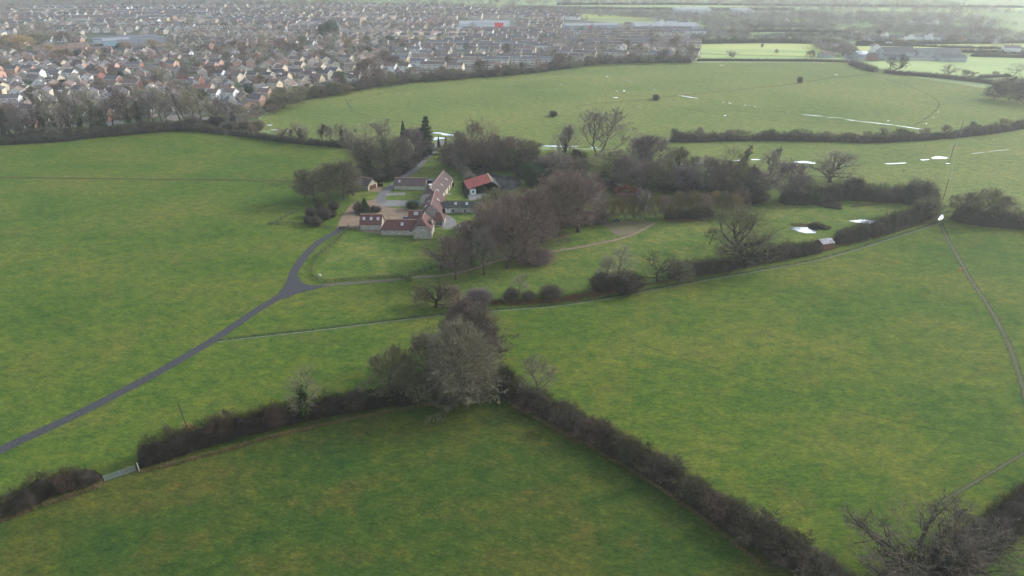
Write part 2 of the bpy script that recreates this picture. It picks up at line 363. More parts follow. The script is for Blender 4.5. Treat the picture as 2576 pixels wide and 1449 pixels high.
make_proto('gnarl', 45, fill=1200, nl=(9, 6, 6, 7), spread=0.52, trunk=0.22, shape='oak', twist=0.38, up=0.03, ang=(0.2, 1.4), r0=0.024, tw=0.036, ratio=(0.54, 0.52, 0.5))
make_proto('bigoak', 47, fill=1300, nl=(17, 8, 8, 7), spread=0.50, trunk=0.20, shape='oak', twist=0.24, up=0.08, ang=(0.1, 1.45), r0=0.040, tw=0.036, ratio=(0.52, 0.50, 0.55))
make_proto('thicket', 46, fill=2500, nl=(26, 8, 7, 7), spread=0.55, trunk=0.03, shape='round', up=0.20, ang=(0.2, 1.4), tw=0.055, multi=3, r0=0.010)

def leaf_ball(name, seed, n, size, mats, amp=0.22, rad=(0.72, 1.06), z0=0.0, shape=None):
    """evergreen mass of height 1, radius .5: dark core + leaf faces"""
    rng = np.random.default_rng(seed)
    CV, CF = lumpy(seed, amp, 3); CV = CV * np.array([0.40, 0.40, 0.42]) + np.array([0, 0, 0.47])
    d = norm(rng.normal(size=(n, 3))); k = 1 + amp * wob(d * 2.2, seed)
    r = rng.uniform(rad[0], rad[1], size=n) * k
    b = d * r[:, None] * np.array([0.5, 0.5, 0.5]) + np.array([0, 0, 0.5]); b[:, 2] = np.maximum(b[:, 2], 0.0)
    if shape == 'cone':
        h = np.clip(rng.beta(1.1, 1.5, size=n), 0, 1); th = rng.uniform(0, 6.28, n); tier = 0.72 + 0.28 * np.abs(np.sin(h * 30 + th * .0))
        rr = 0.5 * (1 - h) ** 0.85 * tier * rng.uniform(0.35, 1.05, n) * (1 + 0.15 * np.sin(th * 3 + h * 9))
        b = np.stack([rr * np.cos(th), rr * np.sin(th), h], 1); d = norm(np.stack([np.cos(th), np.sin(th), -0.15 * np.ones(n)], 1))
        CV = CV * 0 + np.array([0, 0, 0.3])
    if shape == 'cedar':
        tiers = 11; ti = rng.integers(0, tiers, n); hh = (ti + 0.8) / tiers; th0 = ti * 2.2 + (rng.integers(0, 4, n) * 1.57); th = th0 + rng.normal(0, 0.22, n)
        rr = 0.52 * (1 - hh * 0.8) * rng.uniform(0.1, 1.0, n) * (0.7 + 0.5 * ((ti * 7 + (th0 * 3).astype(int)) % 3) / 2)
        b = np.stack([rr * np.cos(th), rr * np.sin(th), hh * 0.95 + 0.05 * rr + rng.normal(0, 0.012, n)], 1); d = norm(np.stack([np.cos(th), np.sin(th), -0.25 * np.ones(n)], 1))
        CV = CV * 0 + np.array([0, 0, 0.3])
    dd = norm(d * 0.7 + rng.normal(size=(n, 3)) * 0.7)
    V, Fa = slivers(b, dd, rng.uniform(0.7, 1.4, n) * size * 1.4, np.full(n, size), rng)
    A = np.concatenate([CV, V]); FF = np.concatenate([CF, Fa + len(CV)])
    return np_mesh(name, A, FF, mats, np.concatenate([np.ones(len(CF)), np.zeros(len(Fa))]))
def twig_ball(name, seed, n, L, w, mats, amp=0.2, core=True, z=0.5, erect=0.3):
    rng = np.random.default_rng(seed)
    CV, CF = lumpy(seed, amp, 3); CV = CV * np.array([0.34, 0.34, 0.38]) + np.array([0, 0, 0.38])
    d = norm(rng.normal(size=(n, 3))); k = 1 + amp * wob(d * 2.2, seed)
    r = rng.uniform(0.5, 0.98, size=n) * k
    b = d * r[:, None] * 0.46 + np.array([0, 0, 0.46]); b[:, 2] = np.maximum(b[:, 2] * 0.98, 0.01)
    dd = norm(d + rng.normal(size=(n, 3)) * 0.45 + np.array([0, 0, erect]))
    V, Fa = slivers(b, dd, rng.uniform(0.6, 1.5, n) * L, np.full(n, w), rng)
    if not core: return np_mesh(name, V, Fa, mats)
    A = np.concatenate([CV, V]); FF = np.concatenate([CF, Fa + len(CV)])
    return np_mesh(name, A, FF, mats, np.concatenate([np.ones(len(CF)), np.zeros(len(Fa))]))
BALL = {
 'ever0': leaf_ball('evergreen_a', 3, 6500, 0.022, [LEAF_D, CORE_G]), 'ever1': leaf_ball('evergreen_b', 4, 6500, 0.022, [LEAF_D, CORE_G], 0.3),
 'clip': twig_ball('clipped', 5, 9000, 0.035, 0.006, [TW_PURP, CORE], 0.04), 'yewblock': leaf_ball('clipped_yew', 6, 7000, 0.014, [LEAF_D, CORE_G], 0.02, (0.9, 1.0)),
 'shrub0': twig_ball('shrub_a', 7, 6500, 0.13, 0.0055, [TW_BROWN, CORE]), 'shrub1': twig_ball('shrub_b', 8, 6500, 0.13, 0.0055, [TW_BROWN, CORE], 0.3), 'shrub2': twig_ball('shrub_c', 9, 6500, 0.15, 0.006, [TW_BROWN, CORE], 0.35),
 'fir': leaf_ball('fir', 11, 6000, 0.030, [LEAF_FIR, CORE_G], shape='cone'), 'cedar': leaf_ball('cedar', 12, 5200, 0.030, [LEAF_FIR, CORE_G], shape='cedar'),
}
def ivy_mesh(seed):
    rng = np.random.default_rng(seed); n = 2600
    h = rng.beta(1.2, 1.6, n) * 6.2; th = rng.uniform(0, 6.28, n); r = (0.25 + 0.35 * rng.random(n)) * (1.15 - h / 8) * (1 + 0.5 * np.sin(h * 2.2 + th))
    b = np.stack([r*np.cos(th), r*np.sin(th), h], 1); d = norm(rng.normal(size=(n, 3)))
    V, Fa = slivers(b, d, np.full(n, 0.32), np.full(n, 0.24), rng); return np_mesh('ivy_mass', V, Fa, LEAF_IVY)
IVY = ivy_mesh(3)
TREES = []     # footprints, kept so that houses avoid them
def tree_w(kind, pos, h, w, tw, label, cat='tree', group=None, bark=None, ivy=False, name='bare_tree', rz=None):
    pr = PROTO[kind]; r = thing(name, label, cat, pos, random.uniform(0, 6.28) if rz is None else rz, group)
    sx = w / pr['w']; r.scale = (sx, sx, h / 10.0)
    t = ob('trunk', pr['trunk'], r); c = ob('crown', pr['crown'], r)
    if bark: over(t, [bark])
    over(c, [tw])
    if ivy: ob('ivy', IVY, r)
    TREES.append((pos[0], pos[1])); return r
def tree(kind, bx, by, hp, wp, tw, label, **k):
    p = P(bx, by); return tree_w(kind, p, HT(by, hp), wp / S(by), tw, label, **k)
def ball_w(kind, pos, h, w, d, mats, label, cat='shrub', group=None, name='shrub', rz=None, part='foliage', stem=True):
    if kind in ('fir', 'cedar'):
        r = thing(name, label, cat, pos, random.uniform(0, 6.28), group)
        T = MB(); T.tube([(0,0,0),(0,0,h*0.5),(0.05,0,h*0.97)], [h*0.022, h*0.014, h*0.003], 6); ob('trunk', T.mesh('fir_trunk', BARK_D), r)
        c = ob('crown', BALL[kind], r); c.scale = (w, d, h); over(c, mats); return r
    o = ob(name, BALL[kind], None, pos); o.rotation_euler = (0, 0, random.uniform(0, 6.28) if rz is None else rz); o.scale = (w, d, h)
    over(o, mats); tag(o, label, cat, group); return o
def ball(kind, bx, by, hp, wp, mats, label, dz=1.0, **k):
    p = P(bx, by); w = wp / S(by); return ball_w(kind, p, HT(by, hp), w, w * dz, mats, label, **k)

def smooth(pts, step):
    """resample a polyline of Vectors with Catmull-Rom"""
    out = []; n = len(pts)
    for i in range(n - 1):
        p0, p1, p2, p3 = pts[max(i-1,0)], pts[i], pts[i+1], pts[min(i+2,n-1)]
        k = max(1, int((p2 - p1).length / step))
        for j in range(k):
            t = j / k
            out.append(0.5 * ((2*p1) + (p2-p0)*t + (2*p0-5*p1+4*p2-p3)*t*t + (3*p1-p0-3*p2+p3)*t**3))
    out.append(pts[-1].copy()); return out
def ribbon(name, dpts, width, mat, z, kind='structure', uv=True, step=2.0, off=0.0, wf=None, label=None):
    pts = smooth([P(*d[:2]) for d in dpts], step); V = []; n = len(pts)
    for i, p in enumerate(pts):
        d = (pts[min(i+1,n-1)] - pts[max(i-1,0)]); d.z = 0; d.normalize(); s = Vector((d.y, -d.x, 0))
        w = width if wf is None else wf(i / (n-1))
        V.append(p + s * (off - w/2) + Vector((0,0,z))); V.append(p + s * (off + w/2) + Vector((0,0,z)))
    Fa = [(2*i, 2*i+1, 2*i+3, 2*i+2) for i in range(n-1)]
    me = bpy.data.meshes.new(name); me.from_pydata([tuple(v) for v in V], [], Fa)
    l = me.uv_layers.new(name='UVMap'); fl = [0.0] * (len(Fa) * 8)
    for i in range(len(Fa)): fl[i*8:i*8+8] = [0, i, 1, i, 1, i+1, 0, i+1]
    l.data.foreach_set('uv', fl); me.materials.append(mat)
    if me.polygons[0].normal.z < 0: me.flip_normals()
    o = ob(name, me); tag(o, label, kind=kind); return o
def area(name, dpts, mat, z, kind='structure', label=None, sm=None):
    pts = [P(*d) for d in dpts]
    if sm: pts = smooth(pts + [pts[0]], sm)[:-1]
    m = MB(); m.poly(pts, z); me = m.mesh(name, mat)
    if me.polygons[0].normal.z < 0: me.flip_normals()
    return tag(ob(name, me), label, kind=kind)

def hedge(name, label, dpts, height, width, mats, dens=180, tl=0.9, tw=0.045, seed=1, rough=0.25, cat='hedge', group=None, step=1.0, wpts=None):
    """a hedge along a ground line: dark knotted inside + twigs; height and width may be callables of 0..1"""
    rng = np.random.default_rng(seed)
    pts = smooth(wpts if wpts else [P(*d) for d in dpts], step); A = np.array([p[:] for p in pts]); n = len(A)
    T = np.gradient(A, axis=0); T = norm(T); N = np.stack([T[:,1], -T[:,0], np.zeros(n)], 1)
    seg = np.linalg.norm(np.diff(A, axis=0), axis=1); L = np.concatenate([[0], np.cumsum(seg)]); tot = L[-1]
    hf = height if callable(height) else (lambda t: height); wf = width if callable(width) else (lambda t: width)
    u = L / tot
    def prof(s, c):
        e = np.clip(np.minimum(s, tot - s) / 2.2, 0.0, 1.0) ** 0.45
        x = np.stack([s * 0.35, np.zeros_like(s) + c, np.zeros_like(s)], 1)
        return e * (1 + rough * wob(x, seed) + rough * 0.6 * wob(x * 3.1, seed + 1))
    # core
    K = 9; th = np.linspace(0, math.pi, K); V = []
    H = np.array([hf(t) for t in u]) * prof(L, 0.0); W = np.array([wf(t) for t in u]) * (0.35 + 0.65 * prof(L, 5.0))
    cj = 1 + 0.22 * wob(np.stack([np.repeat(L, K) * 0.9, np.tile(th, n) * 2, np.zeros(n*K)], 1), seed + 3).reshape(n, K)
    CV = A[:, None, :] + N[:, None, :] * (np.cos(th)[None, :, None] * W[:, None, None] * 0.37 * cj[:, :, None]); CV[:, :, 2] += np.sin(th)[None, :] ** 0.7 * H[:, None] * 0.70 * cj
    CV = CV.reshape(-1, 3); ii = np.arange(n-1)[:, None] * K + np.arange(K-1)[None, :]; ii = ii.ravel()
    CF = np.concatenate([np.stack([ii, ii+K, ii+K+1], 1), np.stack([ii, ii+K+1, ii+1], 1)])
    # twigs
    m = int(dens * tot); s = rng.uniform(0, tot, m); i = np.clip(np.searchsorted(L, s) - 1, 0, n-2); f = ((s - L[i]) / (seg[i] + 1e-9))[:, None]
    base = A[i] * (1-f) + A[i+1] * f; Nn = N[i]; ph = rng.uniform(0.0, math.pi, m)
    h = np.interp(s, L, H); w = np.interp(s, L, W); r = rng.uniform(0.66, 1.0, m) * (1 + 0.30 * wob(np.stack([s*1.1, ph*2.5, ph*0], 1), seed+9) + 0.12 * wob(np.stack([s*3.0, ph*4, ph*0], 1), seed+19))
    b = base + Nn * (np.cos(ph) * w * 0.5 * r)[:, None]; b[:, 2] += np.sin(ph) ** 0.7 * h * r * 0.92
    out = Nn * np.cos(ph)[:, None] * 0.9 + np.array([0, 0, 1.0]) * (0.25 + 0.8 * np.sin(ph))[:, None]
    d = norm(out + rng.normal(size=(m, 3)) * 0.55)
    TV, TF = slivers(b, d, rng.uniform(0.5, 1.5, m) * tl * np.clip(h / 3, 0.35, 1.2), np.full(m, tw), rng)
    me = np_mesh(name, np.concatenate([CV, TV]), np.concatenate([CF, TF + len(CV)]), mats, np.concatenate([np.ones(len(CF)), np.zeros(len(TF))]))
    return tag(ob(name, me), label, cat, group)
def tufts(name, label, dpts, width, dens, mat, seed=1, L=0.9, w=0.08, off=0.0):
    rng = np.random.default_rng(seed); pts = smooth([P(*d) for d in dpts], 2.0); A = np.array([p[:] for p in pts])
    T = norm(np.gradient(A, axis=0)); N = np.stack([T[:,1], -T[:,0], np.zeros(len(A))], 1); seg = np.linalg.norm(np.diff(A, axis=0), axis=1); m = int(dens * seg.sum())
    i = rng.choice(len(seg), m, p=seg/seg.sum()); f = rng.random((m, 1)); b = A[i]*(1-f) + A[i+1]*f
    q = rng.normal(0, 0.33, m); keep = wob(b * 0.35, seed) + rng.normal(0, .35, m) > -0.45
    b = b + N[i] * (off + q * width)[:, None]; b = b[keep]; m = len(b)
    d = norm(rng.normal(size=(m, 3)) * 0.35 + np.array([0.1, 0, 1.0]))
    V, Fa = slivers(b, d, rng.uniform(0.5, 1.3, m) * L, np.full(m, w), rng)
    return tag(ob(name, np_mesh(name, V, Fa, mat)), label, kind='stuff')
# ------------------------------------------------------------------ ground, roads, water
g = MB(); g.add([(-6000,-300,0),(6000,-300,0),(6000,11000,0),(-6000,11000,0)], [(0,1,2,3)]); struct('ground', g.mesh('ground', G_FAR_HAZED), 'wide winter grassland under everything')
area('grass_base', [(-2600,360),(640,360),(900,372),(1640,380),(1700,440),(2400,520),(5000,640),(6000,2600),(-4000,2600)], G_MID, 0.012, label='grass verges and banks between the nearer fields')
# fields, each a sheet a little above the one below
area('field_drive', [(-900,1300),(-500,900),(-300,455),(0,447),(740,456),(800,500),(1160,690),(1260,780),(1240,960),(1090,995),(800,1035),(350,1175),(0,1300),(-500,1400)], G_MID, 0.02, label='green field on both sides of the dark drive')
area('field_near', [(-900,1500),(0,1295),(340,1172),(700,1050),(1090,985),(1240,975),(1560,1110),(1750,1220),(1950,1340),(2130,1460),(2500,1800),(600,2600),(-1200,2200)], G_NEAR, 0.025, label='dark green field in the foreground')
area('field_east', [(1240,975),(1230,775),(1500,750),(1900,680),(2100,632),(2360,560),(2600,580),(3200,700),(3400,1300),(2576,1215),(2350,1390),(2140,1450),(1950,1330),(1750,1210),(1560,1100)], G_RIGHT, 0.03, label='bright olive green field beyond the diagonal hedge')
area('field_corner', [(2350,1560),(2576,1290),(3200,1100),(3600,1500),(3000,2000)], G_RIGHT, 0.024, label='corner of a green field')
area('field_parkland', [(1040,700),(1160,690),(1300,640),(1500,560),(1900,510),(2350,500),(2380,545),(2050,632),(1800,690),(1500,745),(1240,770),(1100,750)], G_LAWN, 0.028, label='paddock around the ponds')
area('field_west', [(-300,447),(-300,380),(0,366),(220,345),(440,326),(560,336),(760,362),(900,374),(910,420),(760,458),(0,447)], G_MID, 0.034, label='green field below the tree belt')
area('field_meadow', [(660,292),(690,273),(760,253),(900,226),(1100,201),(1288,190),(1420,176),(1500,163),(1740,158),(2140,157),(2290,193),(2480,222),(3400,300),(3400,420),(2576,318),(2200,358),(1680,356),(1640,380),(1400,370),(1090,372),(900,373),(740,352),(640,318)], G_MEADOW, 0.03, label='large pale green flooded meadow')
area('field_lower_meadow', [(1640,380),(1680,356),(2200,358),(2576,318),(3400,420),(3200,640),(2600,582),(2400,520),(1950,470),(1700,440)], G_MEADOW, 0.04, label='meadow strip with flood pools')
area('field_lawn', [(785,690),(830,640),(875,585),(905,580),(1060,602),(1110,620),(1110,680),(1010,693),(900,700),(800,700)], G_LAWN, 0.045, label='mown paddock inside the curved fence')
area('field_garden', [(1100,392),(1170,440),(1190,480),(1205,560),(1250,600),(1110,620),(1085,560),(880,500),(870,470),(990,430),(1060,400)], G_LAWN, 0.046, label='green lawn around the farm buildings')
area('field_bright', [(1765,113),(2050,111),(2110,135),(2080,144),(1762,135)], G_FIELD_SUN, 0.35, label='bright yellow green field')
area('field_bright', [(1764,126),(1900,124),(1990,127),(2060,131),(2075,134),(1764,133)], G_FIELD_SUN_HAZE, 0.37, label='greener lower half of the bright field')
area('field_bright', [(2155,119),(2700,118),(2700,123),(2300,126),(2160,124)], G_FIELD_SUN, 0.36, label='narrow yellow strip before the barns')
area('field_bright', [(2420,101),(2500,98),(2600,100),(2600,104),(2440,106)], G_FIELD_SUN_HAZE, 0.36, label='pale strip among the far woods')
area('field_bright', [(1900,52),(2100,49),(2160,53),(2000,57)], G_FIELD_SUN_HAZE, 0.5, label='pale green field in the haze')
area('field_bright', [(2150,22),(2500,18),(2700,24),(2400,30),(2200,29)], G_FIELD_SUN_HAZE, 0.5, label='pale far slope of fields')
area('field_bright', [(1500,18),(1800,14),(2000,18),(1700,24)], G_FIELD_SUN_HAZE, 0.5, label='pale green field beyond the town')
area('field_bright', [(2150,116),(2640,108),(2640,130),(2400,136),(2150,128)], G_FIELD_SUN, 0.35, label='sunlit strip field behind the barns')
area('field_pale', [(1762,137),(2080,145),(2140,150),(1763,148)], G_FIELD_SUN_HAZE, 0.3, label='pale strip of field')
area('field_pale', [(2440,141),(2700,146),(2700,206),(2300,186),(2180,168),(2130,160),(2200,156)], G_FIELD_SUN_HAZE, 0.3, label='pale field beyond the curved hedge')
area('field_pale', [(1410,37),(1500,36),(1560,41),(1720,48),(1700,52),(1420,44)], G_FIELD_SUN, 0.5, label='yellow field behind the estate')
area('field_pale', [(2040,82),(2180,73),(2230,76),(2250,82),(2150,92),(2050,88)], G_FIELD_SUN_HAZE, 0.5, label='pale field on the plain')
area('field_pale', [(1790,93),(1930,91),(2000,97),(1880,100),(1800,99)], G_FIELD_SUN_HAZE, 0.5, label='sports pitch beside the hedge')
area('field_pale', [(2190,63),(2260,62),(2260,67),(2190,68)], G_FIELD_SUN_HAZE, 0.5, label='pale strip field further off')
area('field_pale', [(1870,78),(1930,68),(2060,73),(1990,80)], G_FIELD_SUN_HAZE, 0.5, label='pale field by the woods')
# town ground: gardens, lawns and tarmac
def town_mat():
    m, nt, b = newmat('gardens'); b.inputs['Roughness'].default_value = 0.95
    g = geopos(nt); v = nt.nodes.new('ShaderNodeTexVoronoi'); v.inputs['Scale'].default_value = 0.075; nt.links.new(g, v.inputs['Vector'])
    sp = nt.nodes.new('ShaderNodeSeparateXYZ'); nt.links.new(v.outputs['Color'], sp.inputs[0])
    r = nt.nodes.new('ShaderNodeValToRGB'); r.color_ramp.interpolation = 'CONSTANT'; e = r.color_ramp.elements
    st = [(0,(0.05,0.07,0.03)),(0.28,(0.07,0.095,0.035)),(0.48,(0.085,0.075,0.055)),(0.68,(0.12,0.12,0.12)),(0.88,(0.2,0.18,0.15))]
    while len(e) < len(st): e.new(0.5)
    for i,(p,c) in enumerate(st): e[i].position = p; e[i].color = (*c,1)
    nt.links.new(sp.outputs[0], r.inputs[0])
    nt.links.new(mix(nt, 0.6, r.outputs[0], ramp(nt, noise(nt, g, 0.3, 5, 0.7), [(0.3,(0.25,)*3),(0.7,(0.75,)*3)]), 'OVERLAY'), b.inputs['Base Color']); return m
M_TOWN = town_mat()
TOWN = [(-700,420),(-300,375),(0,350),(220,332),(440,314),(560,322),(640,305),(668,284),(690,268),(760,247),(900,221),(1100,196),(1288,185),(1420,170),(1500,159),(1740,156),(1762,135),(1745,112),(1800,86),(1700,70),(1500,54),(1400,36),(1100,20),(700,4),(300,-14),(-700,-30)]
area('town_ground', TOWN, M_TOWN, 0.05, label='gardens, greens and tarmac between the houses')
# dark drive
drive = [(-260,1275),(-60,1163),(60,1105),(175,1052),(350,963),(450,907),(545,850),(640,785),(700,748),(728,716),(742,680),(768,643),(800,611),(838,589),(862,573)]
struct_drive = ribbon('road', drive, 3.1, M_ASPH, 0.07, label='dark tarmac farm drive')
area('road_fork', [(700,742),(716,737),(733,708),(746,690),(754,704),(764,714),(790,719),(830,718),(780,731),(742,741),(712,754)], M_ASPH, 0.074, label='widening of the drive at the fork')
ribbon('track', [(778,724),(850,715),(930,709),(1012,702)], 2.8, M_OLD, 0.068, label='old gravel drive running to the timber gate')
ribbon('track', [(1036,698),(1120,692),(1180,680),(1240,660),(1300,645),(1380,634),(1440,625),(1510,612),(1570,598),(1610,582),(1645,562)], 2.8, M_SAND, 0.066, label='pale dirt track under the bare trees')
area('gravel_circle', [(1512,562),(1545,560),(1590,557),(1635,560),(1648,565),(1620,580),(1580,592),(1550,592),(1535,580)], simple('turning_gravel', (0.15,0.12,0.085), (0.09,0.10,0.035), 0.12, detail=8), 0.062, sm=3, label='worn gravel turning place')
area('gravel_yard', [(848,574),(856,552),(866,536),(884,515),(906,509),(940,502),(952,494),(966,499),(974,522),(1055,526),(1058,560),(1000,590),(908,582),(895,576)], M_GRAV, 0.09, label='brown gravel courtyard', sm=2.5)
ribbon('lane', [(1112,352),(1097,372),(1084,387),(1068,402),(1046,424),(1020,443),(1000,458),(975,478),(960,495),(957,512)], 4.2, M_LANE, 0.10, label='grey lane from the courtyard to the meadow gate')
area('concrete_yard', [(948,505),(957,492),(976,484),(985,486),(966,497),(967,504),(1062,505),(1058,519),(985,520),(962,520)], M_CONC, 0.094, label='concrete slab beside the courtyard')
area('concrete_yard', [(972,486),(1020,485),(1020,491),(985,492),(970,494)], M_CONC, 0.11, label='short concrete spur on the lawn')
area('gravel_apron', [(932,471),(965,470),(957,484),(930,482)], M_GRAV, 0.088, label='gravel apron by the garage')
area('patio', [(1110,545),(1124,540),(1145,552),(1150,566),(1130,577),(1112,575)], M_CONC, 0.088, label='pale stone patio')
area('paving', [(1120,484),(1135,486),(1132,491),(1118,490)], M_CONC, 0.09, label='small paved square on the lawn')
area('shed_yard', [(1176,488),(1222,486),(1226,503),(1180,503)], M_CONC, 0.09, label='concrete yard at the open shed')
# double wheel tracks of the green lane
lane2 = [(545,857),(600,850),(700,839),(800,828),(930,812),(1060,796),(1180,784),(1290,776),(1400,767),(1520,750),(1640,727),(1730,711),(1800,698),(1900,681),(2040,655),(2140,629),(2240,598),(2340,566),(2364,556)]
ribbon('wheel_track', lane2, 0.75, M_RUT, 0.066, off=0.95, label='pale wet wheel rut of the green lane')
ribbon('wheel_track', lane2, 0.65, M_RUTD, 0.066, off=-0.85, label='darker wheel rut of the green lane')
ribbon('worn_lane', lane2, 4.6, M_FAINT, 0.055, label='worn grass of the green lane')
ribbon('path', [(2366,560),(2378,590),(2400,630),(2440,700),(2480,760),(2520,830),(2550,900),(2572,970),(2600,1060),(2680,1250)], 4.2, M_MUD, 0.06, label='muddy footpath across the field')
ribbon('path', [(2700,1070),(2576,1141),(2470,1203),(2380,1256),(2330,1290)], 2.2, M_MUD, 0.061, label='trodden path towards the corner oak')
ribbon('path', [(1900,1290),(1990,1342),(2060,1392),(2140,1455),(2240,1540)], 2.0, M_MUD, 0.061, label='trodden path beside the long hedge')
ribbon('faint_track', [(1330,772),(1494,772),(1500,800),(1560,843),(1700,897),(1900,955),(2150,1035),(2500,1110),(2600,1125)], 0.9, M_FAINT, 0.058, label='faint dark line across the field')
for d, w in (([(1100,345),(1500,300),(1650,250),(1900,215),(2120,192),(2250,183)], 1.4), ([(870,262),(900,248),(1000,230),(1200,205),(1420,186)], 3.0), ([(1500,240),(1700,270),(1900,300),(2150,312)], 2.5),
             ([(2190,188),(2290,218),(2360,255),(2340,290),(2300,315)], 3.5), ([(870,250),(900,285),(1000,305),(1120,322)], 2.5), ([(1400,205),(1600,240),(1780,262),(2000,285)], 1.6), ([(1950,560),(2150,546),(2280,536)], 0.9), ([(-80,446),(300,451),(740,456)], 1.3)):
    ribbon('faint_track', d, w, M_FAINT, 0.064, label='faint darker line in the grass')
ribbon('ditch', [(-80,446.5),(100,447),(300,450),(500,452),(740,455.5)], 1.2, M_OLD, 0.066, label='shallow ditch with dead grass')
M_ROADF = simple('town_road', (0.17,0.17,0.175), (0.13,0.13,0.135), 0.3)
for d, w in (([(-50,250),(100,262),(300,268),(420,262),(560,250),(700,240)], 6), ([(340,196),(355,190),(375,193),(372,205),(350,205),(340,196)], 5), ([(-40,186),(100,183),(240,180),(420,170),(700,165)], 6), ([(1640,135),(1600,120),(1590,105),(1620,92)], 7),
             ([(560,120),(800,190),(860,215)], 6), ([(860,160),(1200,140),(1500,120)], 6), ([(1730,145),(1760,133),(1750,118),(1740,112)], 5), ([(2142,160),(2136,150),(2130,140),(2100,108)], 6), ([(2105,148),(2210,150)], 10), ([(1880,62),(1850,80),(1780,88)], 9),
             ([(1060,175),(1060,150),(1000,120),(950,90)], 6), ([(300,235),(240,200),(200,150),(180,120)], 6)):
    ribbon('town_road', d, w, M_ROADF, 0.10, label='residential road')
# flood pools (D centre x, y, half width, half height px)
pools = [(1682,243,0,0)]
def pool(cx, cy, rx, ry, tilt=0.0, seed=0, name='puddle', mat=M_PUD, z=0.075):
    rnd = random.Random(seed + int(cx * 7 + cy)); n = 26; pts = []
    for k in range(n):
        a = 6.2832 * k / n; r = 1 + rnd.uniform(-0.16, 0.16) + 0.12 * math.sin(3 * a + seed)
        x = rx * math.cos(a) * r; y = ry * math.sin(a) * r + math.tan(tilt) * x; pts.append((cx + x, cy + y))
    return area(name, pts, mat, z, label='shallow pool of flood water shining in the grass')
for i, q in enumerate([(1527,192.5,6,1,.1),(1411,212.5,6,.9,-.05),(1552,229.5,6,.8,.05),(1570,228.8,4,2.6,.1),(1549,245.7,11,1.7,.1),(1645.5,225.7,3,.8),(1819,257.5,4,.9),(1836,259.5,7,1),(1875,264.5,4,.9),(1885,265.5,2,.8),(1900,268.3,4,.9),(1824,290.5,6.5,1.3),(1815,164.2,8,.8,.05),(1628,176,5,.8),(1383,229.5,2,.8),
        (2234.6,304.2,5,1),(2104.5,188.3,6.5,.8,.1),(2361,282,3.5,1.2,-.2),(2452,316.3,4,1),(1982,282.5,2.5,.8),(2329,292.5,1.5,.8),(2348,296,1.5,2),(2330,311,3,1.6,-.4),
        (2023.5,578.3,34,9.5,.10),(2178.5,558.2,35,6.5,.07),(2024.5,408.7,28,3.6,.05),(2363,397,20,4,0),(2326,402,12,1.6,-.03),(2252,411.5,27,1.6,-.04),(2385,411.5,6,1.2),(2464.5,350.2,14,1.0,.05),(2500,352.5,4,.7),(1967.5,380.5,2,.7),
        (1760,409.5,22,2.4),(1900.5,401.6,13,1.5),(1858,404,15,1),(1706,414,14,1.7),(1395,368,31,1.8,.03),(1495.5,372,11,1.5),(1440,368.5,14,1.0),(1885,505,14,9,-.5),(1876,524,12,3),(2094,492,9,4),(2367,548,7,8,-.5),
        (1102,335,20,1.8,.05),(1125,339,18,2.6,.08),(1105,348,14,3.2),(1097,351,9,2),(679,315,12,2.2,.05),(691,327,11,1,.02),(726,331,8,1),(824,334,10,1),(875,363,12,1.2,.05),(902,313,4,1.2),(1270,367,14,2)]):
    pool(q[0], q[1], q[2] * (0.6 if q[1] < 320 else 1), q[3] * (0.45 if q[1] < 320 else 0.75), *q[4:], seed=i)
for a, b_, w in (((2018,288.2),(2070,293),1.4),((2075,294.5),(2125,298),.8),((2125,300.7),(2160,304.5),1.4),((2160,305),(2260,316),1.6),((2255,316),(2330,327),2.0),((1706,239.7),(1756,248.2),2.2),((1560,200),(1600,208),.4),((2444,387),(2480,383),.8),((2485,381),(2540,376.5),.8),((2095,411),(2165,413.5),.5)):
    x0, y0 = a; x1, y1 = b_; n = 14; rnd = random.Random(int(x0)); top = []; bot = []
    for k in range(n + 1):
        t = k / n; h = w * 0.62 * (0.25 + 0.75 * math.sin(math.pi * min(max(t, .03), .97))) * rnd.uniform(0.6, 1.1); x = x0 + (x1-x0)*t; y = y0 + (y1-y0)*t
        top.append((x, y - h*0.5)); bot.append((x, y + h*0.5))
    area('puddle', top + bot[::-1], M_PUD, 0.076, label='long flooded furrow shining white')
area('pond', [(1168,438),(1180,430),(1205,429),(1230,434),(1255,441),(1300,446),(1312,462),(1290,478),(1262,484),(1235,480),(1215,462),(1180,448)], M_POND, 0.07, label='dark farm pond with bright reflections', sm=4)
# dead grass margins
tufts('dead_grass', 'tan dead grass at the foot of the gateway hedge', [(350,1190),(450,1165),(600,1125),(700,1096),(900,1052),(1000,1032),(1090,1018)], 1.0, 70, DEADG, 1)
tufts('dead_grass', 'tan dead grass at the foot of the short hedge', [(0,1312),(120,1268),(230,1232),(262,1215)], 1.2, 90, DEADG, 2)
tufts('dead_grass', 'brown dead grass along the long diagonal hedge', [(1280,1012),(1400,1082),(1560,1168),(1750,1292),(1920,1430)], 0.8, 60, DEADG, 3)
tufts('dead_bracken', 'orange brown rough grass between lane and paddock', [(1235,762),(1300,762),(1400,756),(1500,740),(1560,727)], 3.0, 260, DEADR, 4, 0.9, 0.10)
tufts('dead_grass', 'tan rough grass beside the lane hedge', [(1600,722),(1750,694),(1900,668),(2050,636),(2200,597),(2340,556)], 1.3, 70, DEADG, 5)
tufts('dead_bracken', 'orange brown strip of bracken before the dark hedge', [(1672,555),(1720,554),(1790,549)], 3.2, 260, DEADR, 6, 0.9, 0.12)
tufts('dead_grass', 'rough grass at the pond bank', [(1990,566),(2040,568),(2090,574)], 2.5, 120, DEADG, 7)
tufts('dead_grass', 'pale reeds below the ash trees', [(1690,1072),(1100,1018)][::-1] and [(1095,1025),(1140,1022)], 0.8, 60, DEADG, 8)
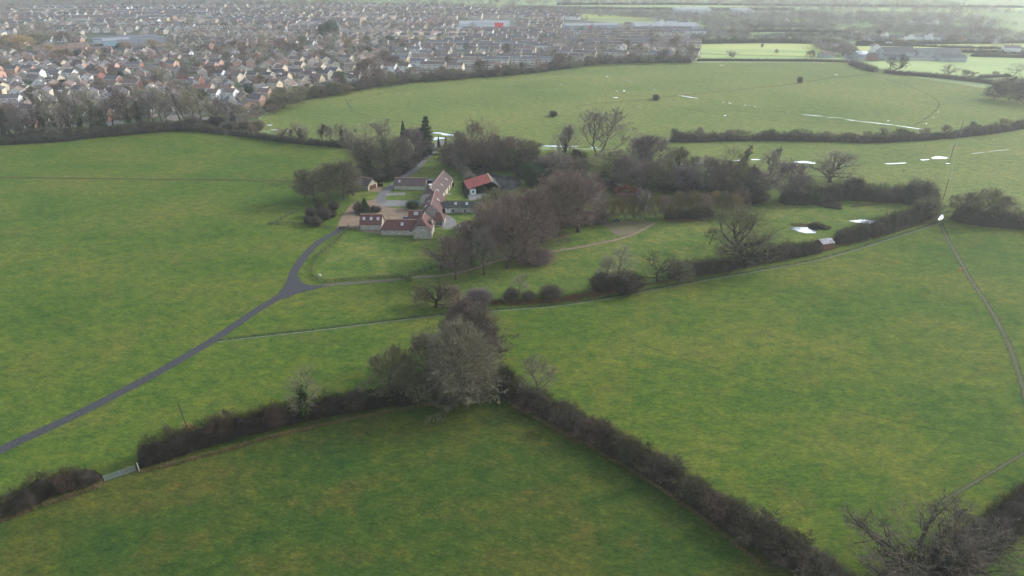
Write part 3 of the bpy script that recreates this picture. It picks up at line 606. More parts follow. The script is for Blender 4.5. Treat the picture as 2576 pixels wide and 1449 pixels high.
tufts('dead_grass', 'golden rough grass below the corner hedge', [(2420,1420),(2490,1370),(2576,1300)], 2.0, 120, DEADG, 9)
tufts('dead_grass', 'dead grass in the shallow field ditch', [(-80,446),(300,450),(740,455)], 0.7, 40, DEADG, 10, 0.5, 0.1)
tufts('dead_grass', 'dead grass under the hedge oaks', [(2140,520),(2200,515),(2300,512)], 2.0, 60, DEADG, 11)
# ------------------------------------------------------------------ hedges
def bumps(lo, hi, k, ph=0.0): return lambda t: lo + (hi - lo) * (0.5 + 0.5 * math.sin(t * k + ph))
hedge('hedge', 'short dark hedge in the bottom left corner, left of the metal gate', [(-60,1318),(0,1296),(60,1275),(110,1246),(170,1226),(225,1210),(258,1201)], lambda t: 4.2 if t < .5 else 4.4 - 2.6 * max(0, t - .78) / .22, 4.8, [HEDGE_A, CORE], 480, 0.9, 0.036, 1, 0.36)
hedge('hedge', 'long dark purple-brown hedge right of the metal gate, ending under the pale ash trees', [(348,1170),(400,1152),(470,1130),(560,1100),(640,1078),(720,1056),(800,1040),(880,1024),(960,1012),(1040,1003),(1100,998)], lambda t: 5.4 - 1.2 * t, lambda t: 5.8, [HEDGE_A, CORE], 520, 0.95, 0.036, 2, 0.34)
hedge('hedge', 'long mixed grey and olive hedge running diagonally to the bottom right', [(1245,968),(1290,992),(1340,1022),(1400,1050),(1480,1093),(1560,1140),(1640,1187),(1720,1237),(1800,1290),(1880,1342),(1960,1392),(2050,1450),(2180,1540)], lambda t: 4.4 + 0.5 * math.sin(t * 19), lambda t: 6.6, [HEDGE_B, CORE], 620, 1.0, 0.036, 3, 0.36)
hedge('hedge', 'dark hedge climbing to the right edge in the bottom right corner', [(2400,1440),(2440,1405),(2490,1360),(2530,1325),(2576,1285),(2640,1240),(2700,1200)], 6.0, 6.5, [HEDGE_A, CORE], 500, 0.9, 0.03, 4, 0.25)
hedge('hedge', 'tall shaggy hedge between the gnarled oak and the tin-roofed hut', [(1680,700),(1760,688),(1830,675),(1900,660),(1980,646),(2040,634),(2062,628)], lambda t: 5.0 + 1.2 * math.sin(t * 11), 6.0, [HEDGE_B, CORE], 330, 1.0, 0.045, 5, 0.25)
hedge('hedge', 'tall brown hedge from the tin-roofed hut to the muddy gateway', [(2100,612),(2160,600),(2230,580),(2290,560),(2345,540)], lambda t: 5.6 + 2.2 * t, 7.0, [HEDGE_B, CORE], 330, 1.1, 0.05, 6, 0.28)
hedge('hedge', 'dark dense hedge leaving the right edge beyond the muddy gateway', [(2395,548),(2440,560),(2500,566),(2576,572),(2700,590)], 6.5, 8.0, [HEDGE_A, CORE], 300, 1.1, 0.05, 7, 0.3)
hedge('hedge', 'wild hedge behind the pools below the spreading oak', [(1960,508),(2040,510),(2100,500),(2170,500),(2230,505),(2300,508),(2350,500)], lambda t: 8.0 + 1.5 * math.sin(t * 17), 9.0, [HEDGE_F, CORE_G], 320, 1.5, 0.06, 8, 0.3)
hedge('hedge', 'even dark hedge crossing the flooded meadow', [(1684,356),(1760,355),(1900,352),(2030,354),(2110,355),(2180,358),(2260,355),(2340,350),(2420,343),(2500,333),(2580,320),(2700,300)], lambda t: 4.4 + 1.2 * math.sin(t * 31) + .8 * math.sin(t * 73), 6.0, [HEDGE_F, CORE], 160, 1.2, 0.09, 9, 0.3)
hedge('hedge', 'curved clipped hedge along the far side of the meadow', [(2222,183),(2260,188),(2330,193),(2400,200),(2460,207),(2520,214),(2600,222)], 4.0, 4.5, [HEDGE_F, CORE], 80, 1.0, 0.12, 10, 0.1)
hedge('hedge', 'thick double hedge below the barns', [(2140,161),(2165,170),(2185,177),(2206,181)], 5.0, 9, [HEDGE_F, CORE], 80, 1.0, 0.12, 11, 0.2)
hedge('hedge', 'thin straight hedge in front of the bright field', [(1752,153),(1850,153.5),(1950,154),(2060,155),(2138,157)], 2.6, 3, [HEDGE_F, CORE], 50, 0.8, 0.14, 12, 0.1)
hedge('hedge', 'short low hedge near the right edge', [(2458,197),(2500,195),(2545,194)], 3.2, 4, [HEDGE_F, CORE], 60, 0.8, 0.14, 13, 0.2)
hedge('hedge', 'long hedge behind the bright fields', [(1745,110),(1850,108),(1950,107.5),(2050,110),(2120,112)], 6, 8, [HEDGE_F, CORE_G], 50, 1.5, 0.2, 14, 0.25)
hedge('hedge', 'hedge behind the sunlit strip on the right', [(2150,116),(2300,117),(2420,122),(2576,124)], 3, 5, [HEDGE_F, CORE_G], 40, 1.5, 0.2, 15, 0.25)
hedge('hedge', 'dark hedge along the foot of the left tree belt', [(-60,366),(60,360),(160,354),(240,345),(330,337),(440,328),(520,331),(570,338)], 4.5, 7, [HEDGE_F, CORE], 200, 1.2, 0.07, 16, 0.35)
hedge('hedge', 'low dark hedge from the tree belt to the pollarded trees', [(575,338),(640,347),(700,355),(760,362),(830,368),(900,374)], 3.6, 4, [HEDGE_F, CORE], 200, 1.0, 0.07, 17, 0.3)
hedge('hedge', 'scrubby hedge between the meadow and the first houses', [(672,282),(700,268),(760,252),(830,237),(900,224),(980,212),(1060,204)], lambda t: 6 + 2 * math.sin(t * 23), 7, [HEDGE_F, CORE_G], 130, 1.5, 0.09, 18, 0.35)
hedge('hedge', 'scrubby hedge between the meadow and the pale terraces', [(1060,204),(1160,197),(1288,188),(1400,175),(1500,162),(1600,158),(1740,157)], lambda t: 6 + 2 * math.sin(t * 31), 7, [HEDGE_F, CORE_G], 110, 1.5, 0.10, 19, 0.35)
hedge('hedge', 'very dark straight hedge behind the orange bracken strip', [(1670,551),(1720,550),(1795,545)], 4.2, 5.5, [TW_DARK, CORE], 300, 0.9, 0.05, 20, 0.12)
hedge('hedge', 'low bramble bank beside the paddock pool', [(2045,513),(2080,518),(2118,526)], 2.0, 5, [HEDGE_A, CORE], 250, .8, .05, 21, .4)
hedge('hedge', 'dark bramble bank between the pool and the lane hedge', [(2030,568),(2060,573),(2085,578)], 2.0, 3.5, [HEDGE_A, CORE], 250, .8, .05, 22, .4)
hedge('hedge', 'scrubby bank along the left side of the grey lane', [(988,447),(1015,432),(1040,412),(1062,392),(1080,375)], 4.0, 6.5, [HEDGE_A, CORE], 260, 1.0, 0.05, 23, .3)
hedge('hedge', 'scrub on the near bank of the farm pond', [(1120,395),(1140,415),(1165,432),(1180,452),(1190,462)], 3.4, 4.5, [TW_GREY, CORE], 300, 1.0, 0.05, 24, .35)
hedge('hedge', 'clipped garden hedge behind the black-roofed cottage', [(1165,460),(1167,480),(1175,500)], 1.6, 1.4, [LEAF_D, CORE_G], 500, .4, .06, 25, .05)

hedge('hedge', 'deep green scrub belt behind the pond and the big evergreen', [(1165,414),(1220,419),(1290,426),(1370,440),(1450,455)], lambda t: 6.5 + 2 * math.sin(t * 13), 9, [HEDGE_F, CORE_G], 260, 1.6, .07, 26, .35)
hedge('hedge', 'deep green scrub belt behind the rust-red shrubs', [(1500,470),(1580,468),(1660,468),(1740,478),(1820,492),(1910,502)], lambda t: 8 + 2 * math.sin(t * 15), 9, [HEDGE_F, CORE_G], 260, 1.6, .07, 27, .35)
# ------------------------------------------------------------------ trees and shrubs placed one by one
random.seed(5)
TW_BROWN2 = twig_mat('twigs_soft_brown', (0.185,0.145,0.115), (0.14,0.11,0.088))
HERO_T = twig_mat('twigs_olive_grey', (0.185,0.168,0.112), (0.14,0.125,0.085))
R = lambda i: 'round%d' % (i % 3)
# foreground
tree('hero', 1162, 1000, 200, 185, HERO_T, 'largest olive-grey tree in the dense centre group')
tree('hero', 1185, 905, 162, 150, TW_BROWN2, 'brown-topped tree standing behind the largest olive-grey tree')
tree('round1', 1085, 970, 150, 120, HERO_T, 'grey tree between the largest tree and the green-tinged round tree')
tree('round2', 995, 1000, 132, 120, TW_OLIVE, 'green-tinged round tree at the left of the centre group')
tree('thicket', 1120, 1012, 85, 110, HEDGE_BUSH, 'low tangled grey shrub under the largest centre tree', cat='shrub', name='shrub')
tree('thicket', 1212, 1008, 80, 95, HERO_T, 'grey twiggy shrub right of the largest tree foot', cat='shrub', name='shrub')
tree('thicket', 1060, 1010, 70, 90, TW_OLIVE, 'olive twiggy shrub at the hedge end under the centre group', cat='shrub', name='shrub')
tree('round0', 1222, 935, 120, 85, TW_BROWN2, 'brown tree on the right flank of the centre group')
tree('thicket', 1268, 985, 72, 72, TW_DARK, 'dark rounded shrub starting the long diagonal hedge', cat='shrub', name='shrub')
tree('sparse', 1357, 1010, 130, 88, TW_GREY, 'slender open tree rising from the diagonal hedge')
tree('oak1', 1098, 772, 72, 105, TW_DARK, 'dark low spreading tree beside the timber gate', bark=BARK_D)
tree('round1', 1135, 775, 60, 70, TW_BROWN, 'small brown tree right of the low spreading tree')
tree('thicket', 1060, 770, 45, 60, TW_OLIVE, 'straggly olive shrub on the bank below the timber gate', cat='shrub', name='shrub')
tree('sparse', 769, 1055, 140, 88, TW_OLIVE, 'ivy-clad pale tree rising from the purple-brown hedge', ivy=True)
tree('thicket', 435, 1130, 62, 36, TW_OLIVE, 'small pale bush growing out of the hedge nearest the gate', cat='shrub', name='shrub')
tree('thicket', 487, 1112, 48, 42, TW_GOLD, 'yellowish twigs at the foot of the leaning pole', cat='shrub', name='shrub')
tree('thicket', 700, 1075, 56, 70, HEDGE_BUSH3, 'brown bush on the hedge left of the ivy-clad tree', cat='shrub', name='shrub')
tree('thicket', 895, 1035, 58, 60, HEDGE_BUSH, 'grey twiggy bush in the hedge right of the ivy-clad tree', cat='shrub', name='shrub')
tree('thicket', 560, 1102, 66, 75, HEDGE_BUSH3, 'brownish bush bulging from the hedge right of the pole', cat='shrub', name='shrub')
tree('thicket', 45, 1278, 50, 50, HEDGE_BUSH2, 'olive bush on the short corner hedge', cat='shrub', name='shrub')
tree('thicket', 170, 1240, 50, 46, HEDGE_BUSH3, 'brown bush on top of the short corner hedge', cat='shrub', name='shrub')
for i, (x, y, h, w, m, l) in enumerate([(1330,1035,60,60,HEDGE_BUSH3,'brown bush on the diagonal hedge under the slender tree'), (1420,1070,75,80,HEDGE_BUSH,'grey bush on the upper diagonal hedge'), (1490,1105,80,90,HEDGE_BUSH3,'brown bush below the grey one on the diagonal hedge'),
        (1590,1165,85,80,HEDGE_BUSH2,'olive green bush midway down the diagonal hedge'), (1665,1200,90,95,HEDGE_BUSH,'broad grey bush midway down the diagonal hedge'), (1740,1255,85,80,HEDGE_BUSH2,'olive-tinted bush on the lower diagonal hedge'),
        (1810,1300,85,90,HEDGE_BUSH3,'reddish-brown bush on the lower diagonal hedge'), (1890,1350,95,110,HEDGE_BUSH,'large grey-brown bush on the lower diagonal hedge'), (1975,1405,95,110,HEDGE_BUSH,'purple-grey bush where the diagonal hedge meets the frame'), (2060,1455,95,120,HEDGE_BUSH,'grey bush at the bottom end of the diagonal hedge')]):
    tree('thicket', x, y, h * 0.6, w * 1.15, m, l, cat='shrub', name='shrub', group='bushes growing out of the diagonal hedge')
tree('bigoak', 2303, 1500, 205, 380, HEDGE_BUSH, 'large crooked oak in the bottom right corner', bark=BARK_D, rz=0.6)
tree('oak2', 2220, 1500, 140, 210, HEDGE_BUSH2, 'spreading olive tree cut by the bottom edge', bark=BARK_D)
tree('thicket', 2380, 1440, 85, 130, HEDGE_BUSH3, 'brown thicket right of the crooked corner oak', cat='shrub', name='shrub')
tree('thicket', 2300, 1490, 90, 170, TW_DARK, 'dark thicket at the foot of the crooked corner oak', cat='shrub', name='shrub')
tree('thicket', 2415, 1345, 60, 60, TW_PALE, 'whitish tufted bush on the corner hedge', cat='shrub', name='shrub')
tree('thicket', 2460, 1365, 62, 60, TW_PALE, 'second whitish tufted bush lower on the corner hedge', cat='shrub', name='shrub')
tree('thicket', 2430, 1385, 55, 60, TW_OLIVE, 'olive bush between the two whitish bushes', cat='shrub', name='shrub')
# lane hedge trees
tree('bigoak', 1866, 668, 152, 185, TW_OLIVE, 'great spreading bare oak on the lane hedge', bark=BARK_D, rz=2.2)
tree('oak2', 1850, 672, 110, 120, TW_GREY, 'lower bare oak stem beside the great spreading oak', bark=BARK_D, rz=1.0)
tree('sparse', 1785, 615, 48, 36, TW_DARK, 'small thin tree left of the great spreading oak', bark=BARK_D)
tree('gnarl', 1655, 708, 86, 118, TW_DARK, 'twisted half-dead oak at the left end of the lane hedge', bark=BARK_D, rz=3.0)
tree('thicket', 1710, 706, 52, 75, TW_OLIVE, 'olive bush right of the twisted oak', cat='shrub', name='shrub')
ball('shrub2', 1512, 732, 48, 64, [HEDGE_BUSH, CORE], 'grey bush at the left end of the bush row on the lane', cat='shrub', name='shrub')
tree('sparse', 1520, 727, 95, 50, TW_GREY, 'thin tree growing through the grey bush', )
tree('sparse', 1556, 722, 112, 82, TW_GREY, 'taller thin tree growing through the dark bush')
ball('shrub1', 1574, 732, 50, 98, [HEDGE_A, CORE], 'wide dark bush between thin tree and twisted oak', cat='shrub', name='shrub')
ball('shrub2', 1286, 757, 32, 46, [HEDGE_BUSH2, CORE], 'small olive bush left of the small leaning tree', cat='shrub', name='shrub')
tree('sparse', 1303, 750, 68, 46, TW_GREY, 'small pale leaning tree among lane bushes', bark=BARK_D)
ball('shrub0', 1328, 755, 24, 42, [HEDGE_BUSH2, CORE], 'low olive bush right of the small leaning tree', cat='shrub', name='shrub')
ball('shrub1', 1386, 750, 32, 66, [HEDGE_BUSH2, CORE], 'rounded olive bush alone beside the lane', cat='shrub', name='shrub')
ball('shrub0', 1203, 762, 34, 78, [TW_PURP, CORE], 'purple-brown bramble dome behind the centre trees')
# trees in front and right of the farm house
for x, y, h, w, m, l, k in [(1110,678,95,84,TW_BROWN,'leftmost of the lawn-edge trees near the stone gable','oak1'), (1146,703,110,72,TW_RED,'second lawn-edge tree, reddish, beside the dirt track','round0'), (1186,670,118,76,TW_BROWN,'third lawn-edge tree, dark and upright','round1'),
        (1218,692,128,66,TW_GREY,'fourth lawn-edge tree, slender, below the dirt track','tall0'), (1238,645,150,96,TW_BROWN,'tree behind the slender lawn-edge tree','round2'), (1275,675,182,105,TW_RED,'tall reddish tree beside the dirt track','round0'),
        (1321,658,190,135,TW_RED,'biggest red-tipped tree on the dirt track','round1'), (1408,594,168,112,TW_BROWN,'brown tree left of the isolated lime','round2'), (1455,583,158,135,TW_RED,'isolated red-tipped lime with a dark trunk on the lawn','round0'),
        (1360,610,150,100,TW_BROWN,'brown tree between the two red-tipped trees','round1'), (1250,590,120,95,TW_OLIVE,'olive tree near the black-roofed cottage','round2'), (1290,575,95,80,TW_BROWN,'brown tree right of the black-roofed cottage','round0'),
        (1222,600,75,60,TW_GREY,'small grey tree in front of the black-roofed cottage','round1')]:
    tree(k, x, y, h * 1.03, w * 1.18, m, l, group='bare trees between the farmhouse and the dirt track', bark=BARK_D)
ball('shrub1', 1345, 655, 24, 110, [TW_RED, CORE], 'low reddish undergrowth below the biggest red-tipped tree')
ball('fir', 1238, 508, 26, 17, [LEAF_D], 'small pointed evergreen beside the red shed', cat='tree', name='conifer')
# left of the farm
for x, y, h, w, m, l, k in [(792,506,88,92,TW_OLIVE,'left tree of the round clump by the garage','round0'), (828,508,104,92,TW_OLIVE,'middle tree of the round clump by the garage','round1'), (866,503,112,96,TW_OLIVE,'tallest tree of the round clump by the garage','round2'), (890,492,82,60,TW_GREY,'right tree of the round clump by the garage','round0'),
        (765,500,60,45,TW_GREY,'smallest tree at the left of the round clump','round1')]:
    tree(k, x, y, h, w, m, l, group='round clump of trees by the garage')
ball('ever0', 886, 484, 32, 38, [LEAF_D, CORE_G], 'dark green holly between tree clump and garage')
for i, (x, y, w, h) in enumerate([(804,526,25,22),(840,528,29,25),(783,544,30,25),(818,550,42,30),(775,562,23,22),(797,567,34,25),(838,545,22,18),(806,536,22,18)]):
    ball('clip', x, y + 1, h * 1.12, w * 1.28, [TW_DARK, CORE], ['uppermost clipped purple-brown dome','clipped purple-brown dome at the upper right of its clump','clipped dome at the left middle of its clump','widest clipped dome in the middle of its clump','smallest clipped dome at the left edge of its clump','lowest clipped dome, nearest the post fence','small clipped dome tucked at the right of its clump','clipped dome squeezed behind the widest one'][i], group='clipped shrub domes by the fence')
# courtyard planting
ball('fir', 919, 534, 36, 34, [LEAF_D], 'dark conical conifer in the courtyard bed', cat='tree', name='conifer')
ball('shrub2', 902, 534, 30, 28, [TW_BROWN, CORE], 'brown bare shrub left of the courtyard conifer')
ball('clip', 950, 533, 17, 28, [TW_PURP, CORE], 'flat clipped dome right of the courtyard conifer')
ball('clip', 941, 530, 15, 22, [TW_DARK, CORE], 'second flat clipped dome behind the first in the courtyard')
ball('clip', 915, 538, 8, 50, [TW_DARK, CORE], 'low clipped skirt around the courtyard bed')
ball('yewblock', 1038, 526, 22, 36, [LEAF_D, CORE_G], 'clipped dark yew block beside the parked car yard')
for i, (x, y) in enumerate([(1030,526),(1046,526)]):
    pass
# trees left of the lane
for x, y, h, w, m, l, k, iv in [(950,432,140,135,TW_GREY,'broad grey tree left of the lane, widest of its group','willow',False), (905,425,85,70,TW_BROWN,'brown tree at the left of the lane group','round1',False), (925,436,90,70,TW_OLIVE,'olive tree in front of the broad grey tree','round2',True), (975,440,100,70,TW_OLIVE,'ivy-green tree at the foot of the broad grey tree','round0',True),
        (1010,428,95,70,TW_GREY,'grey tree right of the broad grey tree','round1',False), (1040,408,96,66,TW_PURP,'purplish tree beside the lane gate','round2',False), (1068,392,80,56,TW_BROWN,'brown tree nearest the lane gate','round0',False)]:
    tree(k, x, y, h, w, m, l, ivy=iv, group='bare trees left of the lane')
for i, (x, y, w, h) in enumerate([(905,445,60,30),(950,455,65,34),(985,448,60,30),(1015,430,50,26)]):
    ball('shrub%d' % (i % 3), x, y, h, w, [TW_DARK, CORE], 'dark undergrowth, %s bush from the left under the lane trees' % ordn(i+1), group='dark undergrowth under the lane trees')
ball('fir', 1019, 400, 96, 36, [LEAF_FIR], 'dark green pointed fir behind the lane trees', cat='tree', name='conifer')
ball('cedar', 1075, 395, 105, 52, [LEAF_FIR], 'ragged cedar with spreading tiers beside the lane gate', cat='tree', name='conifer')
ball('fir', 1104, 372, 30, 12, [LEAF_D], 'narrow ivy-dark post tree right of the lane gate', cat='tree', name='conifer')
ball('fir', 1122, 368, 26, 10, [LEAF_D], 'narrower dark tree beyond the lane gate', cat='tree', name='conifer')
# behind the farm, right of the lane
for x, y, h, w, m, l, k, iv in [(1213,428,138,128,TW_BROWN,'big fan-shaped willow behind the pond','willow',False), (1130,418,62,56,TW_BROWN,'rounded brown willow nearest the lane','round0',False), (1158,430,72,50,TW_GREY,'pale twiggy tree left of the pond','round1',False), (1185,420,66,50,TW_BROWN,'brown tree over the pond bank','round2',False),
        (1250,428,74,52,TW_OLIVE,'ivy-green tree over the pond, right of the willow','round0',True), (1278,431,70,52,TW_OLIVE,'second ivy-green tree over the pond','round1',True), (1310,430,58,42,TW_DARK,'dark scrub tree left of the ivy-trunked tree','round2',True),
        (1340,425,62,46,TW_BROWN,'brown scrub tree beside the big evergreen','round0',False), (1420,425,128,80,TW_GREY,'tall tree with ivy-covered trunk behind the evergreen','tall1',True), (1385,440,62,56,TW_BROWN,'brown tree left of the ivy-trunked tree','round1',False), (1450,440,70,56,TW_DARK,'dark tree right of the ivy-trunked tree','round2',True),
        (1503,392,130,150,TW_GREY,'tallest fan-shaped twin-stemmed poplar behind the house chimney','poplar',False), (1538,465,98,138,TW_OLIVE,'broad olive-green rounded tree','round1',False), (1606,440,112,70,TW_PURP,'purple-topped tree left of its wider twin','round2',False), (1645,448,118,98,TW_PURP,'wide purple-topped tree in the back row','round0',False),
        (1700,446,84,74,TW_OLIVE,'ivy-green tree at the end of the purple trees','round1',True), (1745,440,52,36,TW_OLIVE,'small ivy-green tree beside the white pool','round2',True), (1830,482,124,92,TW_OLIVE,'upright olive tree left of the purplish birch clump','tall0',False), (1795,490,92,60,TW_GREY,'grey tree behind the ochre row','round0',False),
        (1925,478,110,72,TW_GREY,'grey tree over the flood pools','tall1',False), (1880,490,84,60,TW_OLIVE,'olive tree behind the bright white pool','round1',False), (1975,505,112,92,TW_PURP,'purplish birch clump with pale stems','round2',False), (2088,458,86,116,TW_GREY,'spreading meadow oak with a bare domed crown','bigoak',False),
        (2020,505,70,70,TW_OLIVE,'olive scrub tree left of the meadow oak','round0',False), (2140,500,55,60,TW_DARK,'dark ivy tree right of the meadow oak','round1',True), (2330,505,66,84,TW_GREY,'crooked tree at the end of the wild hedge','oak2',False),
        (2330,548,58,72,TW_OLIVE,'green-topped bush tree beside the muddy gateway','round1',False), (2420,548,66,80,TW_OLIVE,'first olive tree right of the muddy gateway','round2',False), (2475,556,90,86,TW_OLIVE,'tallest olive tree right of the muddy gateway','round0',False), (2520,560,70,70,TW_GREY,'grey tree near the right edge above the dark hedge','round1',False)]:
    tree(k, x, y, h, w, m, l, ivy=iv, group='bare trees behind the farm', bark=BARK_D if k == 'bigoak' else None)
rb = random.Random(77)
for i in range(20):
    x = [1150,1172,1200,1232,1262,1292,1322,1372,1402,1436,1472,1570,1592,1624,1668,1720,1770,1812,1858,1905][i]; y = 448 + (x - 1150) * 0.065 if x > 1350 else 423
    tree(R(i), x, y, rb.uniform(72, 104), rb.uniform(60, 84), [TW_GREY, TW_BROWN, TW_OLIVE, TW_PURP][i % 4], '%s tree from the left in the mixed wood behind the farm and garden' % ordn(i+1), group='mixed wood behind the farm', ivy=(i % 5 == 2))
ball('ever1', 1346, 468, 64, 80, [LEAF_D, CORE_G], 'large dark glossy evergreen right of the pond', cat='tree', name='evergreen_tree')
for i, (x, y, w, h) in enumerate([(1318,446,50,26),(1380,470,60,34),(1440,478,70,36),(1620,470,80,36),(1680,478,80,38),(1740,486,80,36),(1560,478,60,26),(1900,510,70,34)]):
    ball('shrub%d' % (i % 3), x, y, h, w, [TW_DARK, CORE], 'dark undergrowth behind the garden, %s bush from the left' % ordn(i+1), group='dark undergrowth behind the garden')
ball('shrub0', 1572, 492, 28, 56, [TW_RUST, CORE], 'bright rust-red shrub mound behind the yellow-brown row')
ball('shrub1', 1600, 495, 20, 34, [TW_RUST, CORE], 'smaller rust-red mound at the right of the bright one')
ball('ever0', 1632, 482, 24, 50, [LEAF_G, CORE_G], 'green laurel behind the rust-red shrubs')
xs = [1505,1528,1550,1572,1596,1622,1650,1674,1698,1722,1746,1770,1794,1818,1842,1862]
for i, x in enumerate(xs):
    m = [TW_OCHRE, TW_OLIVE, TW_OCHRE, TW_BROWN][i % 4]
    tree('thicket', x, 553 - i * 1.0 + (i % 3) * 2, 62 + (i * 7) % 12, 48, m, 'ochre-brown small tree, %s from the left in the yellow-brown garden row' % ordn(i+1), group='yellow-brown row of small trees')
for i, (x, y) in enumerate([(1603,549),(1619,552)]):
    tree('sparse', x, y, 88, 32, TW_PURP, ['left','right'][i] + ' one of two white-stemmed birches by the turning place', bark=BARK_W, group='two white-stemmed birches')
for i, (x, y, w, h) in enumerate([(1420,560,70,34),(1465,562,60,34),(1500,560,60,32),(1385,575,60,34)]):
    ball('shrub%d' % (i % 3), x, y, h, w, [TW_PURP, CORE], 'purple-grey underbrush behind the isolated lime, %s from the left' % ordn(i+1), group='purple-grey underbrush')
# hedge-line pollards left of the lane
for i, (x, y, h, w) in enumerate([(705,354,34,40),(735,356,38,34),(757,358,58,44),(775,358,50,36),(815,362,58,40),(836,364,56,34),(862,366,66,42),(888,370,62,36),(640,348,40,34)]):
    tree(['tall0','tall1','sparse','oak2'][i % 4], x, y, h, w, TW_GREY if i % 2 else TW_BROWN, ('%s pollarded tree from the left in the thin line above the west field' % ordn([2,3,4,5,6,7,8,9,1][i])), group='pollarded trees in the hedge line', bark=BARK_D, ivy=(i in (2, 6)))
# left tree belt
rb = random.Random(11); n = 34
for i in range(n):
    x = -10 + i * 20.0 + rb.uniform(-6, 6); y = (362 - 0.07 * x if x < 560 else 330) - rb.uniform(3, 16) - (i % 2) * 8
    h = rb.uniform(92, 128) if x < 520 else rb.uniform(48, 68); w = rb.uniform(52, 74) if x < 520 else rb.uniform(40, 60)
    k = rb.choice(['tall0','sparse','sparse','oak1','sparse','tall1']); m = rb.choice([TW_GREY, TW_BROWN, TW_OLIVE, TW_GREY, TW_PURP])
    tree(k, x, y, h, w, m, '%s %s tree of the long belt, counted from its left end' % (ordn(i+1), 'tall bare' if x < 520 else 'low bare'), group='trees of the left belt', ivy=rb.random() < 0.2)
for i in range(22):
    x = -10 + i * 31 + rb.uniform(-8, 8); y = (362 - 0.07 * x if x < 560 else 334) - rb.uniform(2, 8)
    ball('shrub%d' % (i % 3), x, y, rb.uniform(18, 30), rb.uniform(40, 58), [rb.choice([TW_DARK, TW_OLIVE, TW_GREY, TW_BROWN]), CORE], '%s scrub bush counted from the left under the tree belt' % ordn(i+1), group='scrub under the left belt')
# scrub and trees between meadow and estate
sc = [(714,272,52,90,TW_OLIVE),(690,285,26,40,TW_BROWN),(752,256,44,60,TW_OLIVE),(780,250,42,50,TW_OLIVE),(806,245,34,44,TW_BROWN),(840,240,36,62,TW_OLIVE),(872,236,26,44,TW_OCHRE),(900,228,30,50,TW_PURP),(925,224,26,50,TW_BROWN),(939,216,78,92,TW_RED),(980,216,30,50,TW_OLIVE),(1010,212,24,44,TW_BROWN),(1041,208,44,44,TW_GREY),(1075,205,26,40,TW_OLIVE),(1110,203,28,40,TW_BROWN),
      (1135,201,34,46,TW_OLIVE),(1165,199,26,44,TW_BROWN),(1224,195,54,54,TW_DARK),(1255,192,36,40,TW_BROWN),(1290,190,26,44,TW_OLIVE),(1322,187,40,26,TW_DARK),(1360,182,24,40,TW_BROWN),(1410,176,44,48,TW_BROWN),(1450,172,22,40,TW_OLIVE),(1490,166,24,40,TW_BROWN),(1535,162,26,50,TW_PURP),(1580,160,26,44,TW_BROWN),(1630,160,22,44,TW_OLIVE),(1658,158,42,46,TW_DARK),(1700,158,22,44,TW_PURP),(1735,158,22,34,TW_PURP)]
for i, (x, y, h, w, m) in enumerate(sc):
    k = 'oak0' if (x in (1224, 1658, 1322)) else R(i) if h > 34 else 'thicket'
    tree(k, x, y, h, w, m, '%s tree or bush from the left in the scrub line between meadow and houses' % ordn(i+1), group='scrub line between meadow and houses')
ball('ever0', 951, 205, 34, 34, [LEAF_D, CORE_G], 'dark evergreen behind the broad reddish scrub tree', cat='tree', name='evergreen_tree')
ball('ever1', 852, 205, 28, 26, [LEAF_FIR, CORE_G], 'blue-green conifer beside the meadow houses', cat='tree', name='evergreen_tree')
# meadow bushes and the fields on the right
ball('shrub1', 1392, 292, 14, 40, [TW_DARK, CORE], 'dark bramble mound alone in the near meadow', dz=0.5)
ball('shrub2', 1650, 251, 13, 38, [TW_DARK, CORE], 'dark bramble mound beside the long white furrow', dz=0.5)
ball('shrub0', 2011, 209, 18, 15, [TW_DARK, CORE], 'single round bush on the meadow fence line')
for i, (x, y, h, w, k) in enumerate([(2238,174,38,30,'oak1'),(2250,178,48,52,'oak0'),(2385,193,36,44,'oak1'),(2550,192,38,40,'gnarl'),(2434,195,20,36,'thicket'),(2504,192,14,18,'thicket'),(1848,145,24,36,'oak2'),(1917,121,12,8,'round0'),(1952,136,14,10,'round1'),(2222,340,30,40,'oak2')]):
    tree(k, x, y, h, w, TW_DARK if i in (0,1,4) else TW_GREY, ['left one of the two bare trees before the barns','right, wider one of the two trees before the barns','bare tree alone behind the curved hedge','wind-shaped tree by the right edge','arching dark thicket behind the curved hedge','small thorn on the low hedge','bare tree in front of the bright field','tiny distant tree on the bright field','small round bush at the end of the bright field','pale bare tree in the meadow hedge'][i], group='field trees on the right', bark=BARK_D)
for i, (x, y, h, w) in enumerate([(2500,250,44,60),(2540,254,52,70),(2576,262,60,80),(2520,232,38,60),(2566,236,46,70)]):
    tree('thicket', x, y, h, w, [TW_DARK, TW_OLIVE][i % 2], '%s tree of the dark copse at the right edge' % ordn(i+1), group='dark copse at the right edge')
rb = random.Random(12)
for i in range(14):
    x = 1700 + i * 62 + rb.uniform(-20, 20)
    tree('thicket', x, (353 if x < 2250 else 353 - (x-2250)*0.10), rb.uniform(22, 34), rb.uniform(22, 40), rb.choice([TW_DARK, TW_OLIVE, TW_BROWN]), '%s rounded bush from the left standing up from the meadow hedge' % ordn(i+1), cat='shrub', name='shrub', group='bushes in the meadow hedge')
